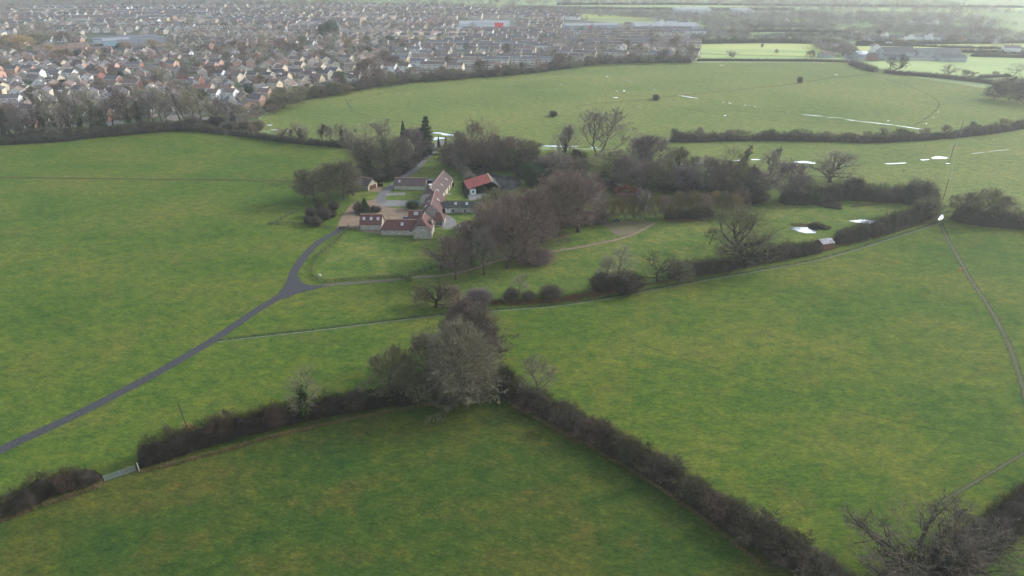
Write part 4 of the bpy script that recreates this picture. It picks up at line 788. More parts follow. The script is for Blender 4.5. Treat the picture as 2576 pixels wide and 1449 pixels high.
# ------------------------------------------------------------------ buildings
def roof_mat(name, c1, c2, rnd=0.18, sc=0.5, mottle=0.6):
    m, nt, b = newmat(name); b.inputs['Roughness'].default_value = 0.75; b.inputs['Specular IOR Level'].default_value = 0.3
    o = texco(nt); c = ramp(nt, noise(nt, o, sc, 6, 0.7), [(0.35, c1), (0.65, c2)])
    f = noise(nt, o, 5.0, 3, 0.6); c = mix(nt, mottle, c, ramp(nt, f, [(0.3, (0.3,)*3), (0.7, (0.72,)*3)]), 'OVERLAY')
    oi = nt.nodes.new('ShaderNodeObjectInfo'); h = nt.nodes.new('ShaderNodeHueSaturation'); mr = nt.nodes.new('ShaderNodeMapRange')
    mr.inputs['To Min'].default_value = 1 - rnd; mr.inputs['To Max'].default_value = 1 + rnd
    nt.links.new(oi.outputs['Random'], mr.inputs['Value']); nt.links.new(mr.outputs[0], h.inputs['Value']); nt.links.new(c, h.inputs['Color']); nt.links.new(h.outputs[0], b.inputs['Base Color'])
    w = nt.nodes.new('ShaderNodeTexWave'); w.inputs['Scale'].default_value = 1.1; w.bands_direction = 'Z'; nt.links.new(o, w.inputs['Vector'])
    bump(nt, b, w.outputs['Fac'], 0.35, 0.04); return m
def stone_mat(name, c1, c2, sc=2.2, rnd=0.0):
    m, nt, b = newmat(name); b.inputs['Roughness'].default_value = 0.9
    o = texco(nt); v = nt.nodes.new('ShaderNodeTexVoronoi'); v.inputs['Scale'].default_value = sc
    nt.links.new(mapping(nt, o, (1, 1, 2.0)), v.inputs['Vector'])
    sp = nt.nodes.new('ShaderNodeSeparateXYZ'); nt.links.new(v.outputs['Color'], sp.inputs[0])
    c = ramp(nt, sp.outputs[0], [(0.0, c1), (1.0, c2)]); c = mix(nt, 0.5, c, ramp(nt, noise(nt, o, 0.6, 5), [(0.35, (0.38,)*3), (0.65, (0.62,)*3)]), 'OVERLAY')
    nt.links.new(c, b.inputs['Base Color']); return m
R_RED = roof_mat('roof_red_brown', (0.070,0.033,0.029), (0.115,0.045,0.036), 0.05)
R_BROWN = roof_mat('roof_brown', (0.060,0.042,0.042), (0.095,0.065,0.060), 0.05)
R_PINK = roof_mat('roof_pink', (0.095,0.048,0.045), (0.078,0.04,0.038), 0.0)
R_BLACK = roof_mat('roof_felt', (0.028,0.033,0.03), (0.05,0.058,0.045), 0.0)
R_TIN = simple('roof_red_tin', (0.58,0.17,0.15), (0.48,0.135,0.115), 0.5, 0.5, 0.3)
R_GREYTIN = simple('roof_grey_sheet', (0.075,0.068,0.07), (0.05,0.048,0.052), 0.3, 0.5, 0.4)
RIDGE = simple('ridge_tiles', (0.36,0.24,0.18), (0.26,0.17,0.13), 1.5)
ST_GREY = stone_mat('rubble_stone', (0.24,0.22,0.185), (0.42,0.39,0.33))
ST_CREAM = stone_mat('cream_stone', (0.36,0.34,0.26), (0.46,0.43,0.34))
WHITE = simple('white_paint', (0.78,0.78,0.76), (0.70,0.70,0.68), 1.0, 0.5)
DARKW = simple('dark_timber', (0.035,0.028,0.024), (0.05,0.04,0.035), 2.0)
BRN_DOOR = simple('brown_door', (0.11,0.05,0.035), (0.09,0.045,0.03), 1.0)
YEL = simple('yellow_stone', (0.50,0.42,0.24), (0.42,0.36,0.22), 1.0)
m, nt, b = newmat('glass_pane'); b.inputs['Base Color'].default_value = (0.03, 0.04, 0.05, 1); b.inputs['Roughness'].default_value = 0.15; b.inputs['Specular IOR Level'].default_value = 0.5; GLASS = m
m, nt, b = newmat('skylight_pane'); b.inputs['Base Color'].default_value = (0.20, 0.28, 0.33, 1); b.inputs['Roughness'].default_value = 0.2; b.inputs['Specular IOR Level'].default_value = 0.5; SKYGL = m

def wall_mb(L, W, e, r, hipL=None, hipR=None):
    m = MB(); x, y = L/2, W/2
    def end(s, hip):
        f = 1.0 if hip is None else hip[1]; zc = e + f * (r - e); yc = y * (1 - f)
        return [(s*x,-y,0),(s*x,y,0),(s*x,y,e)] + ([(s*x,yc,zc-.02)] if yc > .01 else []) + [(s*x,-yc if yc > .01 else 0,zc-.02),(s*x,-y,e)]
    a, c = end(-1, hipL), end(1, hipR)
    m.add(a[::-1], [tuple(range(len(a)))]); m.add(c, [tuple(range(len(c)))])
    m.add([(-x,-y,0),(x,-y,0),(x,-y,e),(-x,-y,e)], [(0,1,2,3)]); m.add([(x,y,0),(-x,y,0),(-x,y,e),(x,y,e)], [(0,1,2,3)])
    return m
def roof_mb(L, W, e, r, hipL=None, hipR=None, o=0.3, th=0.16):
    """hip = (ridge inset, fraction of the rise where the hip starts)"""
    m = MB(); k = (r - e) / (W/2); ye = W/2 + o; ze = e - o*k + 0.12; zr = r + 0.12
    def end(s, hip):
        x = s * (L/2 + o)
        if hip is None: return x, s*(L/2+o), 0.0, zr
        f = hip[1]; return x, s*(L/2 - hip[0]), ye * (1 - f) if f > 0 else ye, ze + f*(zr-ze)
    def surf(dz):
        (xl, rl, ycl, zcl), (xr, rr, ycr, zcr) = end(-1, hipL), end(1, hipR)
        A = {'flA':(xl,-ye,ze),'flC':(xl,-ycl,zcl),'rl':(rl,0,zr),'rr':(rr,0,zr),'frC':(xr,-ycr,zcr),'frA':(xr,-ye,ze),'brA':(xr,ye,ze),'brC':(xr,ycr,zcr),'blC':(xl,ycl,zcl),'blA':(xl,ye,ze)}
        A = {q: (v[0], v[1], v[2] + dz) for q, v in A.items()}
        def uniq(keys):
            out = []
            for q in keys:
                v = A[q]
                if not out or (Vector(v) - Vector(out[-1])).length > 1e-4: out.append(v)
            if (Vector(out[0]) - Vector(out[-1])).length < 1e-4: out.pop()
            return out
        polys = [uniq(['flA','frA','frC','rr','rl','flC']), uniq(['brA','blA','blC','rl','rr','brC'])]
        if hipL: polys.append(uniq(['blA','flA','flC','rl','blC']) if hipL[1] == 0 else uniq(['blC','flC','rl']))
        if hipR: polys.append(uniq(['frA','brA','brC','rr','frC']) if hipR[1] == 0 else uniq(['frC','brC','rr']))
        per = uniq(['flA','frA','frC'] + (['rr'] if not hipR else []) + ['brC','brA','blA','blC'] + (['rl'] if not hipL else []) + ['flC'])
        return polys, per
    top, pt = surf(0); bot, pb = surf(-th)
    for p in top:
        if len(p) > 2: m.add(p, [tuple(range(len(p)))])
    for p in bot:
        if len(p) > 2: m.add(p[::-1], [tuple(range(len(p)))])
    n = len(pt)
    for i in range(n): m.add([pb[i], pb[(i+1)%n], pt[(i+1)%n], pt[i]], [(0,1,2,3)])
    return m
def window_mb(w, h, bars=1, d=0.10):
    """faces -Y, centred; material 0 frame, 1 glass"""
    m = MB(); t = 0.12
    m.box(-w/2, w/2, -d, 0.02, -h/2, -h/2+t); m.box(-w/2, w/2, -d, 0.02, h/2-t, h/2)
    m.box(-w/2, -w/2+t, -d, 0.02, -h/2+t, h/2-t); m.box(w/2-t, w/2, -d, 0.02, -h/2+t, h/2-t)
    for k in range(1, bars+1):
        x = -w/2 + w*k/(bars+1); m.box(x-.035, x+.035, -d, 0.02, -h/2+t, h/2-t)
    return m
def pane_mb(w, h): m = MB(); m.box(-w/2+.05, w/2-.05, -0.05, 0.0, -h/2+.05, h/2-.05); return m
WCACHE = {}
def add_window(parent, w, h, x, y, z, rz=0.0, bars=1, name='window', fm=None, rx=0.0, gl=None):
    key = (round(w,2), round(h,2), bars, fm, gl)
    if key not in WCACHE: WCACHE[key] = (window_mb(w, h, bars).mesh('window_frame', fm or WHITE), pane_mb(w, h).mesh('pane', gl or GLASS))
    f = ob(name, WCACHE[key][0], parent, (x, y, z)); f.rotation_euler = (rx, 0, rz); ob('pane', WCACHE[key][1], f); return f
def skylight(parent, x, t, L, W, e, r, w=0.9, h=1.2, side=-1):
    k = math.atan2(r-e, W/2); y = side * (W/2) * (1-t); z = e + (r-e)*t + 0.12 + 0.10
    f = add_window(parent, w, h, x, y, z, 0 if side < 0 else math.pi, 0, 'skylight', None, -(math.pi/2 - k), SKYGL); return f
def ridge_mb(L, W, e, r, hipL=None, hipR=None, o=0.3):
    m = MB(); a = -(L/2+o) if not hipL else -(L/2-hipL[0]); c = (L/2+o) if not hipR else (L/2-hipR[0])
    m.box(a, c, -0.16, 0.16, r+0.06, r+0.24); return m
def building(name, label, A, B, W, e, r, wm, rm, hipL=None, hipR=None, rg=RIDGE, o=0.3, cat='building', group=None, turn=False, wall_name='wall'):
    """front wall foot runs from A to B (ground points, seen left to right); turn: the ridge runs away from the front"""
    A, B = Vector(A), Vector(B); d = B - A; L = d.length; a = math.atan2(d.y, d.x); n = Vector((-d.y, d.x, 0)).normalized()
    if turn: c = (A+B)/2 + n * (W/2); t = thing(name, label, cat, c, a + math.pi/2, group); L, W = W, L
    else: c = (A+B)/2 + n * (W/2); t = thing(name, label, cat, c, a, group)
    ob(wall_name, wall_mb(L, W, e, r, hipL, hipR).mesh('wall', wm), t)
    rf = ob('roof', roof_mb(L, W, e, r, hipL, hipR, o).mesh('roof', rm), t)
    if rg: ob('ridge', ridge_mb(L, W, e, r, hipL, hipR, o).mesh('ridge', rg), rf)
    t['dim'] = (L, W, e, r); return t, rf, L, W
def V2(x, y): return Vector((x, y, 0))
A4 = lambda x, y: P(644 + x/4, 386.4 + y/4)               # survey crop of the farm
# left cottage
t, rf, L, W = building('cottage', 'small stone cottage with three skylights nearest the driveway gate', A4(1053,770), A4(1262,771), 6.2, 2.6, 5.6, ST_GREY, R_RED)
for x in (-2.8, 0.1, 2.9): skylight(t, x, 0.52, L, W, 2.6, 5.6)
# long wing
t, rf, L, W = building('farmhouse_wing', 'long low stone wing with a red tiled roof between cottage and gable', A4(1264,822), A4(1592,824), 6.4, 2.55, 5.4, ST_GREY, R_RED, hipL=(1.8, 0.0))
for x, bars, w in ((-5.0,1,.9), (-1.5,1,.9), (5.2,2,1.4)): add_window(t, w, 1.1, x, -W/2-.0, 1.75, 0, bars)
skylight(t, 1.7, 0.5, L, W, 2.55, 5.4)
# gable house
t, rf, L, W = building('farmhouse', 'two storey stone farmhouse with a half-hipped gable facing the lawn', A4(1587,857), A4(1768,858), 9.5, 3.9, 7.4, ST_GREY, R_RED, hipL=(1.9, 0.5), turn=True)
add_window(t, 1.5, 1.15, -L/2, 0.35, 4.4, -math.pi/2, 2)
sm = MB(); sm.box(-L/2-.03, -L/2, -0.45, -0.2, 0.5, 1.1); ob('vent_slot', sm.mesh('vent_slot', DARKW), t)
# dormer on the right slope
dm = MB(); dm.box(-1.4, 1.4, -3.3, -1.0, 4.2, 5.9); d_ = ob('dormer', dm.mesh('dormer', R_RED), t, (0.5, 0, 0)); add_window(d_, 1.6, 1.1, 0, -3.3, 5.1, 0, 2)
# house behind (pink and dark slopes)
t, rf, L, W = building('farmhouse_range', 'stone house range with a pale pink right roof slope behind the gable house', V2(P(1064,551).x-0.4, P(1064,551).y), V2(P(1106,551).x+0.6, P(1106,551).y), 20.0, 2.9, 6.2, ST_GREY, R_PINK, turn=True)
skylight(t, -6.0, .35, L, W, 2.9, 6.2, side=1); skylight(t, 1.0, .5, L, W, 2.9, 6.2, 0.7, 1.4, side=-1)
skylight(t, -1.5, .55, L, W, 2.9, 6.2, 0.7, 1.1, side=1)
# small roof behind the wing with a skylight
t, rf, L, W = building('outhouse', 'low tiled outhouse with one big white skylight behind the wing', A4(1540,700), A4(1660,702), 5.0, 2.4, 4.6, ST_GREY, R_RED)
skylight(t, 0.4, 0.55, L, W, 2.4, 4.6, 1.6, 1.3)
# lean-to with conservatory
t, rf, L, W = building('garden_room', 'garden room with white glazed front and hipped tiled roof', A4(1798,733), A4(1885,735), 7.0, 2.6, 5.0, ST_GREY, R_RED, hipR=(1.6, 0.0), hipL=(0.4, 0.2))
add_window(t, 2.9, 1.9, 0.1, -W/2-.05, 1.35, 0, 4); add_window(t, 2.6, 1.9, L/2+.05, -2.0, 1.35, math.pi/2, 3)
# big barn, running away
Ab, Bb = A4(1657,505), A4(1846,512)
rot = math.radians(-8); nrm = Vector((math.sin(-rot), math.cos(rot), 0)); c = (Ab+Bb)/2 + nrm*14
t = thing('barn', 'long tiled stone barn with a chimney and half-hipped front behind the farmhouse', 'building', c, math.pi/2 + rot); L, W, e, r = 28.5, 8.6, 3.2, 7.0
ob('wall', wall_mb(L, W, e, r, (2.0, .45)).mesh('wall', ST_CREAM), t); rf = ob('roof', roof_mb(L, W, e, r, (2.0, .45)).mesh('roof', R_BROWN), t); ob('ridge', ridge_mb(L, W, e, r, (2.0,.45)).mesh('ridge', RIDGE), rf)
cm = MB(); cm.box(-L/2+1.6, -L/2+2.5, -0.45, 0.45, 6.0, 8.1); cm.box(-L/2+1.5, -L/2+2.6, -0.55, 0.55, 8.1, 8.3); ch = ob('chimney', cm.mesh('chimney', ST_CREAM), rf)
cm = MB(); cm.box(-L/2+1.45, -L/2+2.65, -0.6, 0.6, 8.55, 8.67); cm.box(-L/2+1.9, -L/2+2.2, -.15, .15, 8.3, 8.56); ob('chimney_cap', cm.mesh('cap', WHITE), ch)
for x in (-8, -2.5, 4, 9): 
    dmb = MB(); dmb.box(x-.8, x+.8, -W/2-.06, -W/2+.03, 0, 2.4); ob('door', dmb.mesh('door', BRN_DOOR), t)
for x in (-9, -1, 8): skylight(t, x, .4, L, W, e, r, .45, 1.3)
for (xa, xb) in ((-12.5,-11.0), (12.2,13.6)):
    q = MB(); q.box(xa, xb, -W/2-.10, -W/2+.03, 0, 3.0); ob('pier', q.mesh('pier', YEL), t)
# stable block
t, rf, L, W = building('stable_block', 'long low stable block with a plain cream stone wall and dark roof', A4(1393,362), A4(1700,370), 6.8, 2.35, 4.8, ST_CREAM, R_BROWN)
skylight(t, -5.0, .45, L, W, 2.35, 4.8, .8, 1.1)
q = MB(); q.box(-4.0, 10.5, 3.4, 6.4, 2.4, 2.6); ob('lean_to_roof', q.mesh('lean_to', R_GREYTIN), t); q = MB(); q.box(-3.8, 10.3, 6.1, 6.3, 0, 2.4); ob('lean_to_wall', q.mesh('lean_wall', DARKW), t)
# black roofed cottage
t, rf, L, W = building('annexe', 'single storey annexe with a mossy black roof and white end wall', A4(1882,600), A4(2238,603), 6.0, 2.8, 4.6, ST_GREY, R_BLACK, rg=None)
q = MB(); q.box(-L/2+1.0, -L/2+3.4, -W/2-.05, -W/2+.02, 0, 2.75); ob('white_wall_panel', q.mesh('white_wall', WHITE), t)
q = MB(); q.box(-L/2+.1, -L/2+.95, -W/2-.06, -W/2+.02, 0, 2.2); ob('door', q.mesh('door', DARKW), t)
add_window(t, 1.0, .8, -L/2+2.2, -W/2-.05, 2.1); add_window(t, 1.2, 2.1, -L/2+4.4, -W/2, 1.1, 0, 1, 'french_door')
add_window(t, 1.3, .9, -L/2+7.0, -W/2, 2.0, 0, 1); add_window(t, 1.2, 2.1, -L/2+9.4, -W/2, 1.1, 0, 1, 'french_door'); add_window(t, 1.2, .9, -L/2+11.6, -W/2, 2.0); add_window(t, 1.2, 2.1, -L/2+13.8, -W/2, 1.1, 0, 1, 'french_door')
for x in (-2.2, 2.6): skylight(t, x, .5, L, W, 2.8, 4.6, .9, 1.2)
# red tin shed
Ab = A4(2150,412); rot = math.radians(12); nrm = Vector((-math.sin(rot), math.cos(rot), 0)); tv = Vector((math.cos(rot), math.sin(rot), 0))
c = Ab + tv*6.9 + nrm*6.5
t = thing('open_shed', 'open-fronted shed with a bright red tin roof beside the pond', 'shed', c, rot + math.pi/2); L, W, e, r = 12.5, 14.5, 2.7, 5.4
q = wall_mb(L, W, e, r); q2 = MB()
q2.box(L/2-.15, L/2, -W/2, W/2, 0, e); q2.box(-L/2, L/2, W/2-.15, W/2, 0, e); q2.box(-L/2, L/2, -W/2, -W/2+.15, 0, e); ob('wall', q2.mesh('wall', DARKW), t)
rm_ = roof_mb(L, W, e, r, o=.4); n0 = len(rm_.f)
ob('roof', rm_.mesh('roof', R_GREYTIN), t)
q = MB(); k = (r-e)/(W/2); ye = W/2+.45; q.add([(-L/2-.45, ye, e-.4*k+.16), (-L/2-.45, 0, r+.16), (L/2+.45, 0, r+.16), (L/2+.45, ye, e-.4*k+.16)], [(0,1,2,3),(3,2,1,0)]); ob('red_roof_sheet', q.mesh('red_sheet', R_TIN), t)
q = MB(); q.box(-L/2-.5, L/2+.5, -.18, .18, r+.16, r+.32); ob('ridge', q.mesh('ridge', YEL), t)
q = MB()
for k_ in range(4):
    xx = -3.6 + k_*2.0; y0 = W/4+1.2; zz = e + (r-e)*(1-(y0)/(W/2)) + .2; q.add([(xx, y0-1.2, zz+1.2*k+.03), (xx+.35, y0-1.2, zz+1.2*k+.03), (xx+.35, y0+1.2, zz-1.2*k+.03), (xx, y0+1.2, zz-1.2*k+.03)], [(0,1,2,3),(3,2,1,0)])
ob('roof_lights', q.mesh('rooflights', simple('old_rooflight', (0.22,0.08,0.07))), t)
for yy in (-W/2+.2, -W/4, 0.2, W/4):
    q = MB(); q.box(-L/2, -L/2+.15, yy-.08, yy+.08, 0, e + (r-e)*(1-abs(yy)/(W/2))); ob('post', q.mesh('post', DARKW), t)
for ch_ in t.children:
    if ch_.data and ch_.name.split('.')[0] in ('roof', 'red_roof_sheet', 'ridge', 'roof_lights'):
        for v_ in ch_.data.vertices: v_.co.y -= 3.6 * max(-0.2, (v_.co.z - e) / (r - e))
hut = thing('white_hut', 'little white hut with one dark window under the red tin roof', 'hut', Ab + tv*1.5 + nrm*.2, rot)
q = MB(); q.box(-1.35, 1.35, -1.0, 1.4, 0, 2.3); ob('wall', q.mesh('wall', WHITE), hut); add_window(hut, 1.0, .9, 0.1, -1.0, 1.5, fm=DARKW)
# garage, turned
Ag, Bg = A4(1130,376), A4(1174,336)
dg = (Bg-Ag); dg = dg.normalized(); ng = Vector((-dg.y, dg.x, 0))
Wg = 6.3; ag = math.atan2(dg.y, dg.x); ag = math.radians(58); dg = Vector((math.cos(ag), math.sin(ag), 0)); ng = Vector((-dg.y, dg.x, 0))
t = thing('garage', 'stone garage with a yellow gable end and dark door beside the round tree clump', 'building', Ag + dg*Wg/2 + ng*5.5, ag + math.pi/2); L, W, e, r = 11.0, Wg, 2.5, 5.0
ob('wall', wall_mb(L, W, e, r).mesh('wall', ST_GREY), t); rf = ob('roof', roof_mb(L, W, e, r).mesh('roof', R_BROWN), t); ob('ridge', ridge_mb(L, W, e, r).mesh('ridge', RIDGE), rf)
q = MB(); q.box(-L/2-.05, -L/2+.02, -W/2, W/2, 0, 2.5); ob('gable_panel', q.mesh('gable_panel', YEL), t); q = MB(); q.box(-L/2-.09, -L/2+.02, -W/2+.9, W/2-.9, 0, 2.2); ob('garage_door', q.mesh('garage_door', BRN_DOOR), t)
# brown roof by the patio, and the chimney house in the trees
t, rf, L, W = building('garden_store', 'low brown-roofed store half hidden by bare trees below the patio', A4(2010,806), A4(2200,812), 5.5, 1.9, 4.0, ST_GREY, R_BROWN, hipL=(2.2, 0.0)); skylight(t, -2.0, .45, L, W, 1.9, 4.0)
t, rf, L, W = building('cottage', 'stone house with a tall chimney on its gable, half hidden by red-tipped trees', P(1474,502), P(1516,501), 9.0, 3.0, 7.6, ST_CREAM, R_BROWN, turn=True)
q = MB(); q.box(-L/2-.9, -L/2, -.55, .55, 0, 8.4); q.box(-L/2-.8, -L/2-.1, -.3, .3, 8.4, 9.0); ob('chimney', q.mesh('chimney', ST_CREAM), t)
# tin roofed hut in the hedge
t, rf, L, W = building('field_hut', 'rusty brick hut with a pale sheet roof in the lane hedge', P(2066,632), P(2094,628), 4.0, 3.0, 3.9, simple('rusty_brick', (0.20,0.07,0.05), (0.13,0.06,0.045), 1.5), simple('sheet_roof', (0.35,0.34,0.36), (0.16,0.15,0.16), 1.0, 0.4), rg=None)
# dark board fences near the garage, bins, stones
def tagged(name, mb, mat, label, cat, loc=(0,0,0), group=None):
    return tag(ob(name, mb.mesh(name, mat), None, loc), label, cat, group)
a, b_ = A4(1185,332), A4(1280,336); q = MB(); T_ = Matrix.Translation((a+b_)/2) @ Matrix.Rotation(math.atan2((b_-a).y, (b_-a).x), 4, 'Z'); l_ = (b_-a).length
q.box(-l_/2, l_/2, -.05, .05, 0, 1.6, T=T_); tagged('board_fence', q, DARKW, 'dark close-boarded fence between garage and lane', 'fence')
q = MB(); q.box(-1.1, 1.1, -.7, .7, 0, 1.7); q.box(-1.2, 1.2, -.8, .8, 1.7, 1.8); tagged('log_store', q, DARKW, 'dark timber box beside the far barn end', 'store', A4(1970,330))
q = MB(); q.box(-.5, .5, -.35, .35, 0, .45); q.box(-.35, .3, -.25, .3, .45, .65); tagged('stone_trough', q, simple('pale_stone', (0.5,0.5,0.48)), 'pale stone trough inside the paddock fence corner', 'trough', A4(640,1232))
for i, (x, lab) in enumerate(((1547.5,'left green box by the turning place'), (1555,'right green box by the turning place'))):
    q = MB(); q.box(-.5, .5, -.4, .4, 0, 1.1); q.box(-.55, .55, -.45, .45, 1.1, 1.2); tagged('green_box', q, simple('green_plastic', (0.02,0.07,0.055)), lab, 'bin', P(x, 559), 'green boxes')
def urn(x, y, lab):
    q = MB(); pts = [(0,0,0),(0,0,.15),(0,0,.3),(0,0,.6),(0,0,.9),(0,0,1.0)]; q.tube(pts, [.28,.22,.1,.26,.36,.3], 8); tagged('urn', q, simple('urn_stone', (0.5,0.49,0.45)), lab, 'urn', A4(x, y), 'urns at the yew block')
urn(1550, 556, 'left stone urn in front of the clipped yew block'); urn(1612, 557, 'right stone urn in front of the clipped yew block')
# fences of posts and rails
FW = simple('weathered_timber', (0.075,0.07,0.05), (0.05,0.048,0.036), 2.0)
def rail_fence(label, dpts, z=1.25, rails=3, gap=2.4, pts=None):
    pts = smooth([P(*d) for d in dpts], gap); t = thing('post_and_rail_fence', label, 'fence', pts[0]); q = MB(); o0 = pts[0]
    pm = MB(); pm.box(-.08, .08, -.08, .08, 0, z + .1); pme = pm.mesh('post', FW)
    for p in pts[:99]: ob('post', pme, t, p - o0)
    for k in range(rails):
        h = z * (k + .75) / rails
        for a, c in zip(pts, pts[1:]):
            a2, c2 = a - o0 + Vector((0,0,h)), c - o0 + Vector((0,0,h)); up = Vector((0,0,.06)); s = (c2-a2).cross(up).normalized() * .03
            q.add([a2-s-up, a2+s-up, a2+s+up, a2-s+up, c2-s-up, c2+s-up, c2+s+up, c2-s+up], [(0,3,2,1),(4,5,6,7),(0,1,5,4),(1,2,6,5),(2,3,7,6),(3,0,4,7)])
    ob('rail', q.mesh('rails', FW), t); return t
a4 = lambda x, y: (644 + x/4, 386.4 + y/4)
rail_fence('curved timber fence sweeping round the mown paddock beside the drive', [a4(930,730), a4(900,790), a4(850,840), a4(790,905), a4(700,975), a4(630,1030), a4(585,1100), a4(562,1190), a4(568,1240), a4(610,1275), a4(700,1300), a4(800,1296), a4(950,1280), a4(1150,1263), a4(1300,1252), a4(1440,1240)])
rail_fence('timber fence continuing from the timber gate under the lawn-edge trees', [a4(1540,1230), a4(1640,1205), a4(1760,1170), a4(1900,1140), a4(2090,1120)])
rail_fence('timber fence below the clipped domes, left of the cattle grid', [a4(130,722), a4(220,716), a4(320,714), a4(450,716), a4(570,725), a4(640,742), a4(710,755), a4(812,758)])
rail_fence('timber fence running back from the corner below the clipped domes', [a4(130,722), a4(210,690), a4(300,640), a4(415,590)])
rail_fence('short timber fence between cattle grid and cottage', [a4(932,755), a4(1000,762), a4(1048,765)])
rail_fence('old timber fence dividing pond side lawn and red shed', [a4(2080,300), a4(2100,350), a4(2118,400), a4(2135,462)], 1.5)
rail_fence('timber fence at the meadow end of the lane', [(1092,378),(1100,374),(1108,371)], 1.2)
rail_fence('thin wire fence line crossing the meadow', [(1450,271),(1500,262),(1560,258),(1700,244),(1850,228),(2000,212),(2100,197),(2180,191)], 1.0, 1, 9.0)
t = thing('cattle_grid', 'dark cattle grid at the entrance of the courtyard', 'cattle grid', P(861, 573)); q = MB()
for k in range(10): q.box(-1.7, 1.7, -1.3 + k*.27, -1.16 + k*.27, .08, .14)
ob('bars', q.mesh('bars', DARKW), t); q = MB(); q.box(-1.9, -1.7, -1.5, 1.5, 0, .3); q.box(1.7, 1.9, -1.5, 1.5, 0, .3); ob('kerbs', q.mesh('kerbs', M_CONC), t)
t = thing('timber_gate', 'dark timber gate across the old drive at the wood corner', 'gate', P(1021, 704), math.radians(-35))
q = MB(); 
for k in range(5): q.box(-1.9, 1.9, -.04, .04, .25 + k*.25, .35 + k*.25)
ob('bars', q.mesh('bars', FW), t)
for x in (-2.0, 2.0): q = MB(); q.box(x-.12, x+.12, -.12, .12, 0, 1.6); ob('post', q.mesh('post', FW), t)
t = thing('metal_gate', 'long galvanised metal field gate between the two dark hedges', 'gate', P(264.5, 1211.5))
a, c = P(264.5, 1211.5), P(342.5, 1185); dv = c - a; t.rotation_euler = (0, 0, math.atan2(dv.y, dv.x)); l_ = dv.length; GALV = simple('galvanised', (0.22,0.25,0.26), (0.17,0.20,0.21), 3, .4, .4)
for k in range(7):
    z_ = .2 + (1.55-.2) * (k/6) ** 1.15; q = MB(); q.tube([(0,0,z_),(l_,0,z_)], [.035,.035], 6); ob('bar', q.mesh('bar', GALV), t)
for x in (0.02, l_/2, l_-.02): q = MB(); q.tube([(x,0,.12),(x,0,1.62)], [.045,.045], 6); ob('upright', q.mesh('upright', GALV), t)
q = MB(); q.tube([(0,0,0),(0,0,2.1)], [.13,.12], 7); tagged('gate_post', q, DARKW, 'dark timber gate post at the left end of the metal gate', 'post', P(262, 1213))
q = MB(); q.tube([(0,0,0),(0,0,2.2)], [.13,.12], 7); tagged('gate_post', q, DARKW, 'dark timber gate post at the right end of the metal gate', 'post', P(346.5, 1184))
q = MB(); q.tube([(0,0,0),(0,0,2.4)], [.05,.05], 6); tagged('marker_post', q, WHITE, 'thin white marker post beside the metal gate', 'post', P(351, 1186))
bp = P(484, 1112); hgt = HT(1112, 98); tp = Vector((-1.15, 0.3, hgt)); q = MB(); q.tube([(0,0,0), tp*.5, tp], [.14,.11,.08], 6); tagged('leaning_pole', q, BARK_D, 'bare leaning pole standing in the hedge', 'pole', bp)
# power line
def pole(x, y, hp, label):
    p = P(x, y); h = HT(y, hp); t = thing('power_pole', label, 'pole', p); q = MB(); q.tube([(0,0,0),(0,0,h)], [.17,.11], 6); ob('mast', q.mesh('mast', BARK_D), t)
    q = MB(); q.box(-1.1, 1.1, -.07, .07, h-.5, h-.35); ob('crossarm', q.mesh('crossarm', BARK_P), t); return p + Vector((0,0,h-.3))
p1 = pole(2372, 502, 52, 'nearest power pole, rising from the wild hedge'); p2 = pole(2387, 412, 48, 'middle power pole standing in the flooded meadow'); p3 = pole(2412, 343, 38, 'power pole at the meadow hedge')
for s in (-1.05, 1.05):
    q = MB()
    for a, c in ((p1, p2), (p2, p3)):
        pts = [a.lerp(c, k/10) + Vector((s, 0, -1.2 * math.sin(math.pi*k/10))) for k in range(11)]; q.tube(pts, [.035]*11, 3)
    tagged('power_cable', q, simple('cable', (0.3,0.3,0.28)), ('left' if s < 0 else 'right') + ' cable strung between the three power poles', 'cable', group='power cables')
q = MB(); q.tube([(0,0,0),(0,0,7)], [.13,.1], 6); tagged('marker_pole', q, BARK_D, 'lone dark pole beside the dark copse', 'pole', P(2481, 240))
for x, y, hp, lab in ((1801,88,29,'tall floodlight mast beyond the estate'), (2254,150,30,'thin pole at the farmyard road')):
    q = MB(); q.tube([(0,0,0),(0,0,HT(y,hp))], [.25,.15], 6); q.box(-1.2, 1.2, -.1, .1, HT(y,hp), HT(y,hp)+.5); tagged('mast', q, GALV, lab, 'mast', P(x, y))
